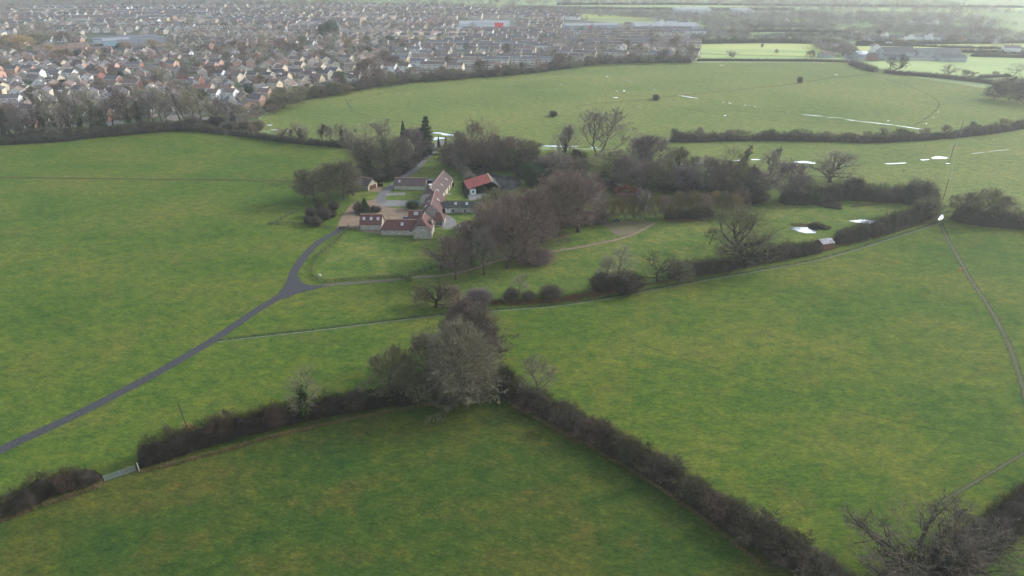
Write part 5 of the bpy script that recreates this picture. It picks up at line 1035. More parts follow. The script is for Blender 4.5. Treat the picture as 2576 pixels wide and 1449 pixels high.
# ------------------------------------------------------------------ people
SKIN = simple('skin', (0.45,0.28,0.2)); HAIR = simple('hair', (0.05,0.035,0.02))
def person(x, y, coat, trousers, label, rz=0.0, k=1.0):
    """walking figure: one skinned body, coat and hair over it"""
    t = thing('person', label, 'person', P(x, y), rz); t.scale = (k, k, k)
    def skinned(name, vs, es, rad, mat):
        me = bpy.data.meshes.new(name); me.from_pydata(vs, es, []); me.materials.append(mat); o = ob(name, me, t)
        sk = o.modifiers.new('skin', 'SKIN'); layer = me.skin_vertices[0].data
        for i, r in enumerate(rad): layer[i].radius = (r, r)
        layer[0].use_root = True; sb = o.modifiers.new('sub', 'SUBSURF'); sb.levels = 1; sb.render_levels = 1; return o
    V = [(0,0,.95),(0,0,1.2),(0,0,1.42),(0,0,1.52),(0,-.01,1.64),(0,0,1.74), (.2,0,1.40),(.27,.08,1.14),(.26,-.04,.92),(.26,-.08,.84), (-.2,0,1.40),(-.27,-.06,1.14),(-.26,-.14,.92),(-.26,-.18,.85),
         (.1,0,.88),(.11,-.10,.5),(.11,.02,.09),(.11,-.13,.04), (-.1,0,.88),(-.11,.06,.5),(-.11,.24,.12),(-.11,.12,.05)]
    E = [(0,1),(1,2),(2,3),(3,4),(4,5),(2,6),(6,7),(7,8),(8,9),(2,10),(10,11),(11,12),(12,13),(0,14),(14,15),(15,16),(16,17),(0,18),(18,19),(19,20),(20,21)]
    Rr = [.15,.14,.16,.065,.105,.08,.07,.05,.04,.04,.07,.05,.04,.04,.1,.075,.05,.045,.1,.075,.05,.045]
    skinned('body', V, E, Rr, SKIN)
    skinned('coat', [(0,0,.86),(0,0,1.2),(0,0,1.43),(.2,0,1.41),(.27,.08,1.14),(.265,-.03,.95),(-.2,0,1.41),(-.27,-.06,1.14),(-.265,-.13,.95)], [(0,1),(1,2),(2,3),(3,4),(4,5),(2,6),(6,7),(7,8)], [.2,.18,.19,.09,.075,.06,.09,.075,.06], coat)
    skinned('trousers', [(0,0,.92),(.1,0,.86),(.11,-.10,.5),(.11,.02,.14),(-.1,0,.86),(-.11,.06,.5),(-.11,.23,.17)], [(0,1),(1,2),(2,3),(0,4),(4,5),(5,6)], [.16,.12,.09,.075,.12,.09,.075], trousers)
    skinned('hair', [(0,.02,1.66),(0,.01,1.75)], [(0,1)], [.11,.095], HAIR); return t
person(2413, 684.5, simple('orange_coat', (0.95,0.16,0.035)), simple('orange_trousers', (0.8,0.15,0.05)), 'person in bright orange walking down the muddy footpath', 0.3, 1.12)
person(2273, 433, simple('black_coat', (0.02,0.025,0.02)), DARKW, 'person in dark clothes walking in the flooded meadow', 1.0, 1.05)
person(953.5, 237, simple('dark_green_coat', (0.02,0.035,0.03)), DARKW, 'taller of the two walkers at the meadow corner', -1.0)
person(957, 237.3, simple('grey_coat', (0.25,0.25,0.25)), DARKW, 'shorter, paler-dressed of the two walkers at the meadow corner', -1.0, .8)
# ------------------------------------------------------------------ the housing estate
BRICK = stone_mat('red_brick', (0.22,0.105,0.08), (0.29,0.14,0.105), 3.5); BRICKL = stone_mat('pink_brick', (0.44,0.26,0.19), (0.55,0.34,0.25), 3.5)
BATH = stone_mat('beige_block', (0.50,0.42,0.29), (0.62,0.53,0.38), 3); CREAM = simple('cream_render', (0.54,0.47,0.36), (0.46,0.41,0.32), .5, coord='obj'); WREND = simple('white_render', (0.70,0.69,0.66), (0.60,0.59,0.56), .5, coord='obj')
GBRN = stone_mat('grey_brown_block', (0.26,0.225,0.18), (0.36,0.32,0.26), 3); ORNG = simple('orange_brick', (0.55,0.20,0.10), (0.48,0.18,0.09), 1, coord='obj')
T_BRN = roof_mat('town_roof_brown', (0.115,0.083,0.070), (0.165,0.118,0.098), .3); T_GREY = roof_mat('town_roof_grey', (0.072,0.066,0.068), (0.105,0.095,0.095), .25); T_RED = roof_mat('town_roof_red', (0.15,0.075,0.06), (0.20,0.09,0.07), .2); T_SLATE = roof_mat('town_roof_slate', (0.12,0.125,0.14), (0.085,0.09,0.10), .2)
WALLS = {'red brick': BRICK, 'pink brick': BRICKL, 'beige stone': BATH, 'cream': CREAM, 'white': WREND, 'grey-brown': GBRN}
ROOFS = {'dark brown': T_BRN, 'dark grey': T_GREY, 'red-brown': T_RED, 'pale slate': T_SLATE}
def barge_mb(L, W, e, r, o=.3):
    m = MB(); k = (r-e)/(W/2); ye = W/2+o; ze = e-o*k+.12; zr = r+.12
    for s in (-1, 1):
        x = s*(L/2+o+.04)
        for q in (-1, 1): m.add([(x,q*ye,ze-.32),(x,0,zr-.32),(x,0,zr+.06),(x,q*ye,ze+.06)], [(0,1,2,3),(3,2,1,0)])
    for q in (-1, 1): m.box(-L/2-o, L/2+o, q*ye-.06*(q<0)-.0, q*ye+.06*(q>0), ze-.25, ze+.02)
    return m
def chim_mb(x, r): m = MB(); m.box(x-.35, x+.35, -.3, .3, r-.6, r+1.1); m.box(x-.18, x+.18, -.12, .12, r+1.1, r+1.45); return m
HT_ = {}
def htype(key, L, W, e, r, wins, extra=None, chim=None):
    """wins: (w, h, x, y, z, rz, bars)"""
    HT_[key] = dict(dim=(L, W, e, r), wall=wall_mb(L, W, e, r).mesh(key+'_wall', CREAM), roof=roof_mb(L, W, e, r).mesh(key+'_roof', T_BRN), barge=barge_mb(L, W, e, r).mesh(key+'_barge', WHITE), wins=wins, extra=extra or [], chim=chim_mb(chim, r).mesh(key+'_chimney', BRICK) if chim is not None else None)
def M1(b, mat): return b.mesh('extra', mat)
PI = math.pi
def bx(x0,x1,y0,y1,z0,z1): m = MB(); m.box(x0,x1,y0,y1,z0,z1); return m
DOORM = bx(-.5,.5,-.07,.02,0,2.1).mesh('door', WHITE)
htype('detached', 9, 8, 5.0, 7.6, [(1.6,1.1,-2.6,-4,3.8,0,1),(1.6,1.1,2.6,-4,3.8,0,1),(1.9,1.2,-2.4,-4,1.4,0,2),(1.5,1.1,-4.5,-1.2,3.8,-PI/2,1),(1.5,1.2,-4.5,1.5,1.4,-PI/2,1),(1.5,1.1,4.5,0,3.8,PI/2,1)], [('door',DOORM,(1.6,-4,0),None)], 3.0)
htype('gabled', 10, 7.4, 4.9, 7.4, [(1.4,1.1,-5,-1.8,3.8,-PI/2,1),(1.4,1.1,-5,1.8,3.8,-PI/2,1),(2.0,1.3,-5,-1.6,1.4,-PI/2,2),(1.2,1.0,0,-3.7,3.8,0,1)], [('door',bx(-5.07,-4.98,1.2,2.2,0,2.1).mesh('door',WHITE),(0,0,0),None)])
htype('bungalow', 13, 8.4, 2.6, 5.3, [(1.8,1.2,-6.5,-2,1.4,-PI/2,2),(1.8,1.2,-6.5,2,1.4,-PI/2,2),(1.8,1.2,-3,-4.2,1.4,0,2),(1.4,1.2,2.5,-4.2,1.4,0,1)], [('door',DOORM,(0,-4.2,0),None)], 4.0)
dorm = bx(-1.6,1.6,-3.0,-.8,4.0,5.6)
htype('chalet', 10.5, 8.6, 2.8, 6.9, [(1.8,1.2,-3,-4.3,1.4,0,2),(1.8,1.2,3,-4.3,1.4,0,2),(1.5,1.1,-5.25,0,4.2,-PI/2,1),(2.2,1.0,-2.2,-3.06,4.8,0,2)], [('dormer',dorm.mesh('dormer',WHITE),(-2.2,0,0),None),('door',DOORM,(0.3,-4.3,0),None)], 4.2)
def rowwin(n, L, y, z, w, h, rz=0): return [(w, h, -L/2 + L*(k+.5)/n, y, z, rz, 2) for k in range(n)]
tb_ = MB()
for k in range(4): tb_.box(-12+k*6+.5, -12+k*6+5.5, -4.07, -3.98, 2.55, 3.25)
htype('terrace', 24, 8, 5.1, 7.2, rowwin(4,24,-4,4.0,2.6,1.15) + rowwin(4,24,-4,1.5,2.2,1.3) + [(1.0,1.0,-12,0,3.9,-PI/2,0)], [('cladding',tb_.mesh('cladding',WREND),(0,0,0),None)])
tb_ = MB()
for k in range(2): tb_.box(-7+k*7+.4, -7+k*7+6.6, -4.07, -3.98, 2.5, 3.2)
htype('semi', 14, 8, 5.0, 7.3, rowwin(4,14,-4,4.0,1.7,1.1) + rowwin(2,14,-4,1.4,2.2,1.3) + [(1.0,1.0,-7,0,3.9,-PI/2,0)], [('cladding',tb_.mesh('cladding',WREND),(0,0,0),None),('door',DOORM,(0,-4,0),None)], 0.0)
KIND = {'detached':'detached house','gabled':'gable-fronted house','bungalow':'bungalow','chalet':'dormer bungalow','terrace':'terrace block','semi':'semi-detached pair'}
def house(kind, pos, rz, wk, rk, label, group, windows=True, chimney=True, sc=1.0):
    T = HT_[kind]; t = thing('house', label, 'house', pos, rz, group); t.scale = (sc, sc, sc)
    w = ob('wall', T['wall'], t); over(w, [WALLS[wk] if wk in WALLS else ORNG]); rf = ob('roof', T['roof'], t); over(rf, [ROOFS[rk]])
    ob('bargeboard', T['barge'], rf)
    if T['chim'] and chimney: ob('chimney', T['chim'], rf)
    if windows:
        c = math.cos(rz); s = math.sin(rz)
        for (ww, hh, x, y, z, r, bars) in T['wins']:
            nx, ny = math.sin(r), -math.cos(r)                       # outward normal in the house frame
            wx, wy = nx*c - ny*s, nx*s + ny*c
            if wx * -pos[0] + wy * -pos[1] < 0: continue               # a wall nobody sees from anywhere near here
            key = (ww, hh, bars)
            if key not in WCACHE:
                m = window_mb(ww, hh, bars); n0 = len(m.f); p = pane_mb(ww, hh); o = len(m.v); m.v += p.v; m.f += [tuple(i+o for i in f) for f in p.f]; m.m += [1]*len(p.f); WCACHE[key] = m.mesh('window', [WHITE, GLASS])
            f = ob('window', WCACHE[key], t, (x, y, z)); f.rotation_euler = (0, 0, r)
    for n_, me, loc, _ in T['extra']:
        if n_ == 'door' or windows: ob(n_, me, t, loc)
    return t
def inside(poly, x, y):
    c = False; j = len(poly) - 1
    for i in range(len(poly)):
        xi, yi = poly[i]; xj, yj = poly[j]
        if (yi > y) != (yj > y) and x < (xj-xi)*(y-yi)/(yj-yi) + xi: c = not c
        j = i
    return c
HOMES = []                                                         # (x, y, radius)
def free(x, y, r): return all((x-a)**2 + (y-b)**2 > (r+q)**2 for a, b, q in HOMES)
# hand placed houses: D x, D y (foot), kind, rotation in degrees, wall, roof, label
hp = [(12,162,'gabled',110,'pink brick','dark grey'),(41,157,'gabled',110,'pink brick','dark grey'),(72,154,'gabled',110,'pink brick','dark grey'),(101,151,'gabled',110,'pink brick','dark grey'),(128,149,'gabled',110,'pink brick','dark grey'),
 (15,178,'bungalow',118,'cream','dark grey'),(68,169,'bungalow',118,'cream','dark grey'),(111,166,'bungalow',118,'cream','dark grey'),(180,158,'bungalow',115,'cream','dark grey'),(228,158,'bungalow',118,'pink brick','dark grey'),(277,150,'bungalow',115,'cream','dark grey'),(325,146,'gabled',112,'cream','dark grey'),(352,145,'gabled',112,'pink brick','dark grey'),(377,143,'gabled',112,'pink brick','dark brown'),(411,139,'gabled',115,'pink brick','dark grey'),(463,134,'gabled',115,'cream','dark grey'),
 (200,180,'detached',-20,'pink brick','pale slate'),(280,182,'detached',-5,'pink brick','dark brown'),(335,177,'semi',0,'red brick','dark grey'),(404,173,'gabled',115,'red brick','dark grey'),(445,183,'bungalow',120,'pink brick','dark grey'),(490,152,'bungalow',115,'pink brick','dark grey'),(436,150,'chalet',60,'red brick','dark brown'),
 (52,198,'chalet',120,'grey-brown','dark brown'),(80,205,'bungalow',160,'grey-brown','dark brown'),(136,208,'chalet',-15,'cream','dark brown'),(44,226,'bungalow',150,'beige stone','dark brown'),(195,203,'bungalow',-15,'red brick','dark brown'),(280,208,'bungalow',-15,'red brick','dark grey'),(330,226,'semi',-15,'red brick','dark brown'),(240,202,'gabled',-15,'red brick','dark brown'),
 (510,238,'semi',-3,'grey-brown','red-brown'),(570,240,'detached',-10,'beige stone','dark brown'),(625,237,'detached',-10,'beige stone','dark grey'),(490,213,'chalet',-15,'red brick','dark brown'),(540,214,'gabled',120,'cream','dark brown'),(461,208,'bungalow',-10,'white','red-brown'),(600,197,'bungalow',-15,'beige stone','dark brown'),(562,180,'bungalow',-20,'cream','dark brown'),(610,252,'bungalow',120,'beige stone','dark brown'),
 (62,285,'detached',110,'red brick','dark brown'),(118,290,'detached',-30,'beige stone','dark grey'),(200,285,'gabled',115,'beige stone','dark grey'),(258,305,'detached',-5,'red brick','dark brown'),(345,293,'detached',20,'red brick','dark brown'),(68,322,'gabled',110,'red brick','dark brown'),(20,265,'semi',10,'white','dark grey'),(130,300,'chalet',10,'cream','dark brown'),(385,252,'bungalow',10,'cream','pale slate'),(300,258,'bungalow',-20,'cream','dark brown'),(205,246,'gabled',120,'white','dark grey'),(160,248,'chalet',-20,'cream','dark grey'),
 (652,237,'gabled',70,'cream','dark grey'),(690,226,'detached',-20,'beige stone','dark brown'),(705,186,'detached',-20,'beige stone','dark brown'),(752,178,'detached',-20,'beige stone','dark brown'),(802,182,'detached',-22,'beige stone','dark brown'),(840,193,'detached',-25,'beige stone','pale slate'),(662,196,'detached',-15,'cream','dark brown'),(795,208,'chalet',-20,'beige stone','dark brown'),(662,212,'bungalow',-15,'beige stone','dark brown'),(712,202,'chalet',-15,'beige stone','dark brown'),(892,202,'chalet',-20,'cream','dark brown'),(772,197,'bungalow',-15,'beige stone','dark brown'),
 (745,163,'semi',-20,'beige stone','dark brown'),(785,160,'detached',-15,'beige stone','red-brown'),(658,155,'bungalow',110,'cream','dark grey'),(700,150,'gabled',120,'beige stone','dark grey'),(748,148,'bungalow',150,'beige stone','dark brown'),(868,158,'semi',-15,'beige stone','dark grey'),(892,150,'gabled',110,'beige stone','dark grey'),(645,150,'gabled',110,'orange brick','dark brown'),
 (1090,176,'terrace',-14,'cream','dark brown'),(1070,200,'bungalow',-20,'beige stone','dark brown'),(998,170,'gabled',118,'beige stone','dark grey'),(1150,172,'detached',110,'white','dark grey')]
rt = random.Random(21); NEAR = []
for (x, y, k, a, wk, rk) in hp:
    if k == 'orange brick': continue
    p = P(x, y); L, W, e, r = HT_[k]['dim']; a = math.radians(a); 
    p = p + Vector((0, W*0.5, 0)); HOMES.append((p.x, p.y, max(L, W)*.48)); NEAR.append((k, p, a, wk, rk))
def style(dx, dy, rnd):
    if dx < 640:
        if dy > 95:
            k = rnd.choice(['gabled','bungalow','chalet','detached','gabled','bungalow']); a = rnd.choice([112, 118, -18, -12, 108]) + rnd.uniform(-8, 8)
            wk = rnd.choice(['pink brick','cream','beige stone','white','cream','white','grey-brown','pink brick']); rk = rnd.choice(['dark grey','dark brown','dark brown','dark grey'])
        else:
            k = rnd.choice(['semi','gabled','bungalow','detached','terrace']); a = rnd.choice([-15, 10, 100, 115]) + rnd.uniform(-10, 10)
            wk = rnd.choice(['white','cream','white','beige stone','pink brick','white']); rk = rnd.choice(['dark brown','dark grey','dark grey','pale slate'])
    elif dx < 960 or dy < 75:
        k = rnd.choice(['detached','gabled','bungalow','semi','detached','gabled'] + (['terrace'] if dy < 80 else [])); a = rnd.choice([-20, -15, 112, 70, 118]) + rnd.uniform(-8, 8)
        wk = rnd.choice(['beige stone','beige stone','cream','pink brick','white','white']); rk = rnd.choice(['dark brown','dark brown','dark grey','dark grey'])
    else:
        k = rnd.choice(['terrace','semi','terrace','semi','semi','gabled']); a = rnd.choice([-13, -13, -13, -10, -16, 76]) + rnd.uniform(-3, 3)
        wk = rnd.choice(['beige stone','cream','white','beige stone','cream']); rk = rnd.choice(['dark brown','dark brown','dark grey','pale slate'])
    return k, math.radians(a), wk, rk
FREE_D = [(225,88,425,126),(60,110,285,138),(1140,50,1300,78),(1410,50,1570,80),(1580,52,1790,78)]
cand = []
Y = P(1288, 300).y
while Y < P(1288, 14).y:
    pitch = 25 + (Y > 700) * 5; X = -900 + rt.uniform(0, 10); cur = None; left = 0
    while X < 420:
        yy = Y + 18*math.sin(X/130 + Y/90) + rt.uniform(-3, 3) + (X*0.05)
        dx, dy = toD((X, yy, 0)); st = 18
        if -80 < dx < 2000 and inside(TOWN, dx, dy):
            m = 17 if dx > 640 else 26
            if inside(TOWN, dx, dy + m * S(dy) / 4.0) and not any(a <= dx <= c and b <= dy <= d for a, b, c, d in FREE_D) and not (30 < dx < 120 and 78 < dy < 112):
                if left <= 0 or rt.random() < 0.12: cur = style(dx, dy, rt); left = rt.randint(4, 9)
                left -= 1; k, a, wk, rk = cur; a += rt.uniform(-.05, .05)
                if rt.random() < .25: wk, rk = style(dx, dy, rt)[2:]
                L, W, e, r = HT_[k]['dim']; rad = max(L, W)*.5
                if rt.random() > 0.24 and free(X, yy, rad*0.90): cand.append((k, Vector((X, yy, 0)), a, wk, rk)); HOMES.append((X, yy, rad*0.90)); st = 1.0 + L*abs(math.cos(a)) + W*abs(math.sin(a))
                else: st = 7
        X += st
    Y += pitch
print('houses hand', len(NEAR), 'grid', len(cand))
cand.sort(key=lambda c: c[1].y); n_ind = 298 - len(NEAR) 
ind = NEAR + cand[:n_ind]; rest = cand[n_ind:]
# number the houses by bands of distance behind the meadow and belt, left to right inside a band
ind.sort(key=lambda c: c[1].y); bands = [ind[i:i+12] for i in range(0, len(ind), 12)]; NAMES = []
for bi, bnd in enumerate(bands):
    bnd.sort(key=lambda c: toD(c[1])[0])
    for i, (k, p, a, wk, rk) in enumerate(bnd):
        lab = '%s %s, %s roof, %s from left in %s band of houses' % (wk, KIND[k], rk, ordn(i+1), ordn(bi+1))
        house(k, p, a, wk, rk, lab, 'houses of the estate', windows=True, chimney=rt.random() < .7); NAMES.append((p.x, p.y, '%s in the %s band' % (ordn(i+1), ordn(bi+1))))
# the other several hundred, too small to single out
mats = list(WALLS.values()) + list(ROOFS.values()) + [WHITE, GLASS]; wi = {k: i for i, k in enumerate(WALLS)}; ri = {k: i+6 for i, k in enumerate(ROOFS)}
V, Fl, Ml = [], [], []
def arr(me): return np.array([v.co[:] for v in me.vertices]), [tuple(p.vertices) for p in me.polygons]
AR = {k: (arr(T['wall']), arr(T['roof']), arr(T['barge'])) for k, T in HT_.items()}
big = MB()
for (k, p, a, wk, rk) in rest:
    c, s = math.cos(a), math.sin(a); Rm = np.array([[c,-s,0],[s,c,0],[0,0,1]]).T
    for (vv, ff), mi in zip(AR[k], (wi[wk], ri[rk], 10)): big.add((vv @ Rm + np.array([p.x, p.y, 0])).tolist(), ff, mi)
    L, W, e, r = HT_[k]['dim']; T_ = Matrix.Translation(p) @ Matrix.Rotation(a, 4, 'Z')
    for f in (-.3, .3): big.box(f*L-.9, f*L+.9, -W/2-.05, -W/2+.02, e-1.7, e-.6, 11, T_)
    for f in (-.22, .22): big.box(-L/2-.05, -L/2+.02, f*W-.7, f*W+.7, e-1.7, e-.6, 11, T_)
if rest: tag(ob('distant_houses', big.mesh('distant_houses', mats)), 'hundreds of small houses fading into the haze towards the far edge of town', kind='stuff')
# ------------------------------------------------------------------ big buildings
def bigb(name, label, x0, y0, x1, y1, W, e, r, wm, rm, **k): return building(name, label, P(x0,y0), P(x1,y1), W, e, r, wm, rm, rg=None, **k)
PALE = simple('pale_cladding', (0.62,0.64,0.66), (0.52,0.54,0.56), .05); PALEG = simple('grey_cladding', (0.42,0.44,0.47), (0.35,0.37,0.40), .05); SHEET = simple('pale_sheet_roof', (0.26,0.27,0.285), (0.21,0.22,0.23), .05, .8); BLUEG = simple('blue_glazing', (0.30,0.42,0.48), (0.25,0.35,0.4), .2, .3)
REDP = simple('red_panel', (0.75,0.05,0.07), (0.70,0.05,0.06), .05)
t, rf, L, W = bigb('warehouse', 'long white warehouse with a big red panel beyond the estate', 1194, 74, 1281, 74, 35, 9, 10.5, PALE, SHEET)
q = MB(); q.box(L*.08, L*.33, -W/2-.1, -W/2+.02, .5, 8.8); ob('red_panel', q.mesh('red_panel', REDP), t)
bigb('warehouse', 'lower white warehouse wing left of the red panel', 1155, 71, 1192, 71, 40, 6, 7.5, PALE, SHEET)
t, rf, L, W = bigb('retail_shed', 'broad white retail shed with coloured signs beyond the terraces', 1424, 80, 1556, 78, 30, 8, 9.5, PALEG, SHEET)
for x, m_, w_ in ((-18,simple('green_sign',(0.05,0.35,0.2)),6),(-6,REDP,5),(6,BLUEG,7),(26,BLUEG,10)):
    q = MB(); q.box(x, x+w_, -W/2-.1, -W/2+.02, 3.0, 7); ob('shop_panel', q.mesh('shop_panel', m_), t)
bigb('retail_shed', 'widest pale-roofed retail shed at the far right of the estate', 1600, 78, 1760, 77, 40, 6, 9, PALEG, SHEET)
bigb('factory', 'white factory block in the haze left of the plain', 1705, 41, 1788, 41, 50, 11, 12, PALE, SHEET)
bigb('factory', 'smaller white factory block in the haze right of the first', 1855, 42, 1897, 42, 50, 10, 11, PALE, SHEET)
t, rf, L, W = bigb('school', 'flat blue-glazed school building with white trim', 262, 117, 330, 113, 30, 6, 6.8, BLUEG, SHEET)
bigb('school', 'long low school wing with pale roof', 235, 108, 400, 100, 26, 4, 5.5, PALEG, T_SLATE)
bigb('school_hall', 'grey-roofed school hall with a long pitched roof', 300, 123, 425, 116, 16, 4, 9, CREAM, T_SLATE)
for i, (x0, y0, x1, y1) in enumerate([(85,132,168,128),(172,127,225,124),(170,138,218,136),(225,137,283,134)]):
    t, rf, L, W = bigb('flats', '%s of the four long pinkish flat blocks, counted from the left' % ordn(i+1), x0, y0, x1, y1, 10, 6, 7, BRICKL, T_BRN, group='pinkish flat blocks')
    for k in range(int(L/5)):
        for z_ in (1.6, 4.4): add_window(t, 2.2, 1.2, -L/2+2.5+k*5, -W/2, z_, 0, 1)
CORR = simple('corrugated', (0.07,0.075,0.085), (0.055,0.06,0.068), .2, .9, .1); CORRL = simple('corrugated_pale', (0.115,0.125,0.125), (0.09,0.10,0.105), .2, .9, .1); BARNW = simple('barn_wall', (0.33,0.35,0.36), (0.25,0.27,0.28), .2)
bigb('barn', 'tall dark-roofed barn, largest of the farm on the plain', 2226, 143, 2302, 141, 16, 4.5, 9, BARNW, CORR)
bigb('barn', 'long grey-roofed barn right of the tallest barn', 2310, 142, 2418, 142, 16, 4, 7.5, BARNW, CORRL)
bigb('barn', 'low pale-walled shed in front of the tall barn', 2280, 153, 2352, 154, 12, 3, 4.5, simple('block_wall',(0.45,0.45,0.43)), CORRL)
bigb('barn', 'dark shed with white doors at the right of the barns', 2366, 156, 2430, 157, 16, 4.5, 6.8, BARNW, CORR)
bigb('barn', 'dark low shed left of the pale-walled shed', 2225, 152, 2278, 152, 14, 4, 6, BARNW, CORR)
bigb('barn', 'red brick barn at the farm road', 2182, 153, 2208, 154, 10, 4, 7, BRICK, R_BROWN)
bigb('barn', 'white-roofed shed left of the red brick barn', 2160, 147, 2186, 146, 12, 4, 6.5, PALEG, PALE)
bigb('barn', 'brown-roofed shed on the left side of the farm road', 2072, 147, 2100, 146, 12, 3, 6, BARNW, R_BROWN)
bigb('barn', 'small pale shed further up the farm road', 2090, 127, 2112, 126, 12, 4, 6, PALEG, CORRL)
bigb('caravan', 'white caravan standing on the sunlit strip', 2229, 112, 2244, 112, 3, 2.4, 2.7, PALE, PALE, cat='caravan')
vill = [(2158,100,20),(2180,104,14),(2200,106,16),(2225,98,20),(2250,106,12),(2280,103,26),(2310,98,24),(2335,100,22),(2360,106,18),(2300,62,22),(2325,60,24),(2350,62,18),(2540,134,20),(2500,110,16),(2440,108,14),(1975,61,12),(1690,62,12),(1660,63,12),(1715,63,12),(2200,130,14),(1900,147,0)]
for i, (x, y, w) in enumerate(vill):
    if not w: continue
    house(['semi','detached','bungalow','gabled'][i % 4], P(x, y), math.radians([-10, 100, 5, 75][i % 4]), 'white', ['dark grey','dark brown'][i % 2], 'white house with dark roof, %s from the left in its village band on the plain' % ordn(i+1), 'white houses on the plain', windows=False, sc=1.15)
# ------------------------------------------------------------------ parked cars
def car_meshes():
    b = MB(); prof = [(-2.1,.35),(-2.15,.75),(-1.9,.95),(-1.0,1.0),(1.35,1.0),(2.05,.85),(2.15,.55),(2.1,.35)]
    n = len(prof); vs = [(x, -.86, z) for x, z in prof] + [(x, .86, z) for x, z in prof]
    b.add(vs, [tuple(range(n)), tuple(range(2*n-1, n-1, -1))] + [((i+1)%n, i, i+n, (i+1)%n+n) for i in range(n)])
    c = MB(); cp = [(-1.75,1.0),(-1.2,1.42),(.35,1.45),(1.1,1.0)]; n = 4; vs = [(x, -.74 + (z > 1.2)*.1, z) for x, z in cp] + [(x, .74 - (z > 1.2)*.1, z) for x, z in cp]
    c.add(vs, [(0,1,2,3), (7,6,5,4)] + [((i+1)%n, i, i+n, (i+1)%n+n) for i in range(n)])
    r = MB(); r.box(-1.15, .32, -.62, .62, 1.43, 1.48)
    w = MB(); w.tube([(0,-.1,0),(0,.1,0)], [.32,.32], 10); return b, c, r, w
b_, c_, r_, w_ = car_meshes(); CARB, CARC, CARR, CARW = b_.mesh('car_body', WHITE), c_.mesh('car_glass', GLASS), r_.mesh('car_top', WHITE), w_.mesh('wheel', DARKW)
PAINT = {k: simple('paint_' + k, c, c, 1, .3, .5) for k, c in dict(white=(.8,.8,.8), silver=(.45,.47,.5), black=(.02,.02,.025), blue=(.04,.08,.2), red=(.4,.03,.03), grey=(.14,.15,.16)).items()}
def car(p, rz, colr, label, group=None):
    t = thing('parked_car', label, 'car', p, rz, group); over(ob('body', CARB, t), [PAINT[colr]]); ob('windows', CARC, t); over(ob('top', CARR, t), [PAINT[colr]])
    for x in (-1.35, 1.35):
        for y in (-.82, .82): ob('wheel', CARW, t, (x, y, .32))
    return t
car(A4(1522, 668), math.radians(5), 'blue', 'dark blue car parked behind the farmhouse wing')
rc = random.Random(5); roads = [((20,250),(640,246)),((0,185),(480,170)),((870,165),(1500,122)),((640,200),(860,212)),((1595,112),(1612,98)),((230,230),(190,150)),((1060,172),(1055,150)),((1500,150),(1700,148)),((450,250),(640,248)),((700,170),(900,168))]
cn = 0; cars = []
for a, c in roads:
    for k in range(9):
        f = rc.random(); x, y = a[0]+(c[0]-a[0])*f, a[1]+(c[1]-a[1])*f + rc.uniform(-2, 2); p = P(x, y)
        if free(p.x, p.y, 1.5): cars.append((x, p, rc.choice([0.0, .1, 1.6, 1.4, -.2]), rc.choice(['white','silver','black','blue','red','grey','white','silver'])))
cars.sort(key=lambda c: c[0])
for i, (x, p, a, colr) in enumerate(cars): car(p, a, colr, 'small %s car on an estate road, %s car from the left edge of town' % (colr, ordn(i+1)), 'cars parked on the estate')
# ------------------------------------------------------------------ trees in the town
sp = [(57,128,44,72,TW_GOLD,'round1'),(25,125,40,50,TW_OLIVE,'round0'),(95,120,40,50,TW_OLIVE,'round2'),(130,133,24,26,TW_GOLD,'round0'),(160,110,34,44,TW_BROWN,'round1'),(385,122,26,30,TW_GOLD,'round2'),(320,128,26,30,TW_GOLD,'round0'),(150,155,34,36,TW_OCHRE,'round1'),(165,150,30,36,TW_BROWN,'round0'),
      (412,214,50,52,TW_PALE,'round0'),(395,216,34,30,TW_GREY,'round1'),(505,180,30,44,TW_GREY,'round1'),(620,160,36,36,TW_BROWN,'round1'),(540,190,30,36,TW_BROWN,'round2'),(704,124,30,36,TW_RED,'round0'),(748,132,28,40,TW_RED,'round1'),(809,156,36,30,TW_RED,'round2'),(874,126,32,40,TW_GOLD,'round1'),(960,160,34,50,TW_BROWN,'round0'),(990,176,40,50,TW_RED,'round2'),
      (1110,196,30,36,TW_BROWN,'round0'),(1405,170,40,34,TW_PURP,'round2'),(1460,120,26,26,TW_BROWN,'round1'),(1640,118,24,30,TW_PURP,'round0'),(2210,92,18,16,TW_DARK,'round1'),(250,225,34,40,TW_BROWN,'round2'),(150,235,30,36,TW_BROWN,'round0'),(330,210,28,36,TW_GREY,'round1'),(450,235,38,46,TW_GREY,'round2'),(90,248,34,44,TW_GREY,'round1'),
      (2040,146,22,26,TW_OCHRE,'round0'),(2120,140,30,40,TW_BROWN,'round1'),(2100,120,24,30,TW_OCHRE,'round2'),(2340,98,14,12,TW_GOLD,'tall0'),(2415,112,26,14,TW_GOLD,'tall0'),(2290,114,16,30,TW_OCHRE,'round1'),(2260,114,16,26,TW_OCHRE,'round0')]
for i, (x, y, h, w, m, k) in enumerate(sp):
    cn_ = {TW_GOLD:'golden-twigged',TW_OLIVE:'olive',TW_BROWN:'brown',TW_OCHRE:'ochre',TW_PALE:'whitish',TW_GREY:'grey',TW_RED:'red-brown',TW_PURP:'purple-grey',TW_DARK:'dark'}[m]
    tree(k, x, y, h, w, m, '%s bare tree among roofs, %s largest counted across the town' % (cn_, ordn(i+1)), group='large bare trees in the town')
ev = [(834,92,42,40),(815,90,30,30),(811,100,22,26),(981,112,24,24),(740,128,20,22),(1015,130,22,20),(500,30,16,14),(312,20,12,12),(345,28,12,14),(565,70,14,16),(125,176,12,40),(160,174,12,30),(470,232,12,20),(578,176,14,8),(160,212,12,24),(308,190,12,16),(300,176,12,14),(1200,88,12,14),(705,80,14,14),(880,140,16,18)]
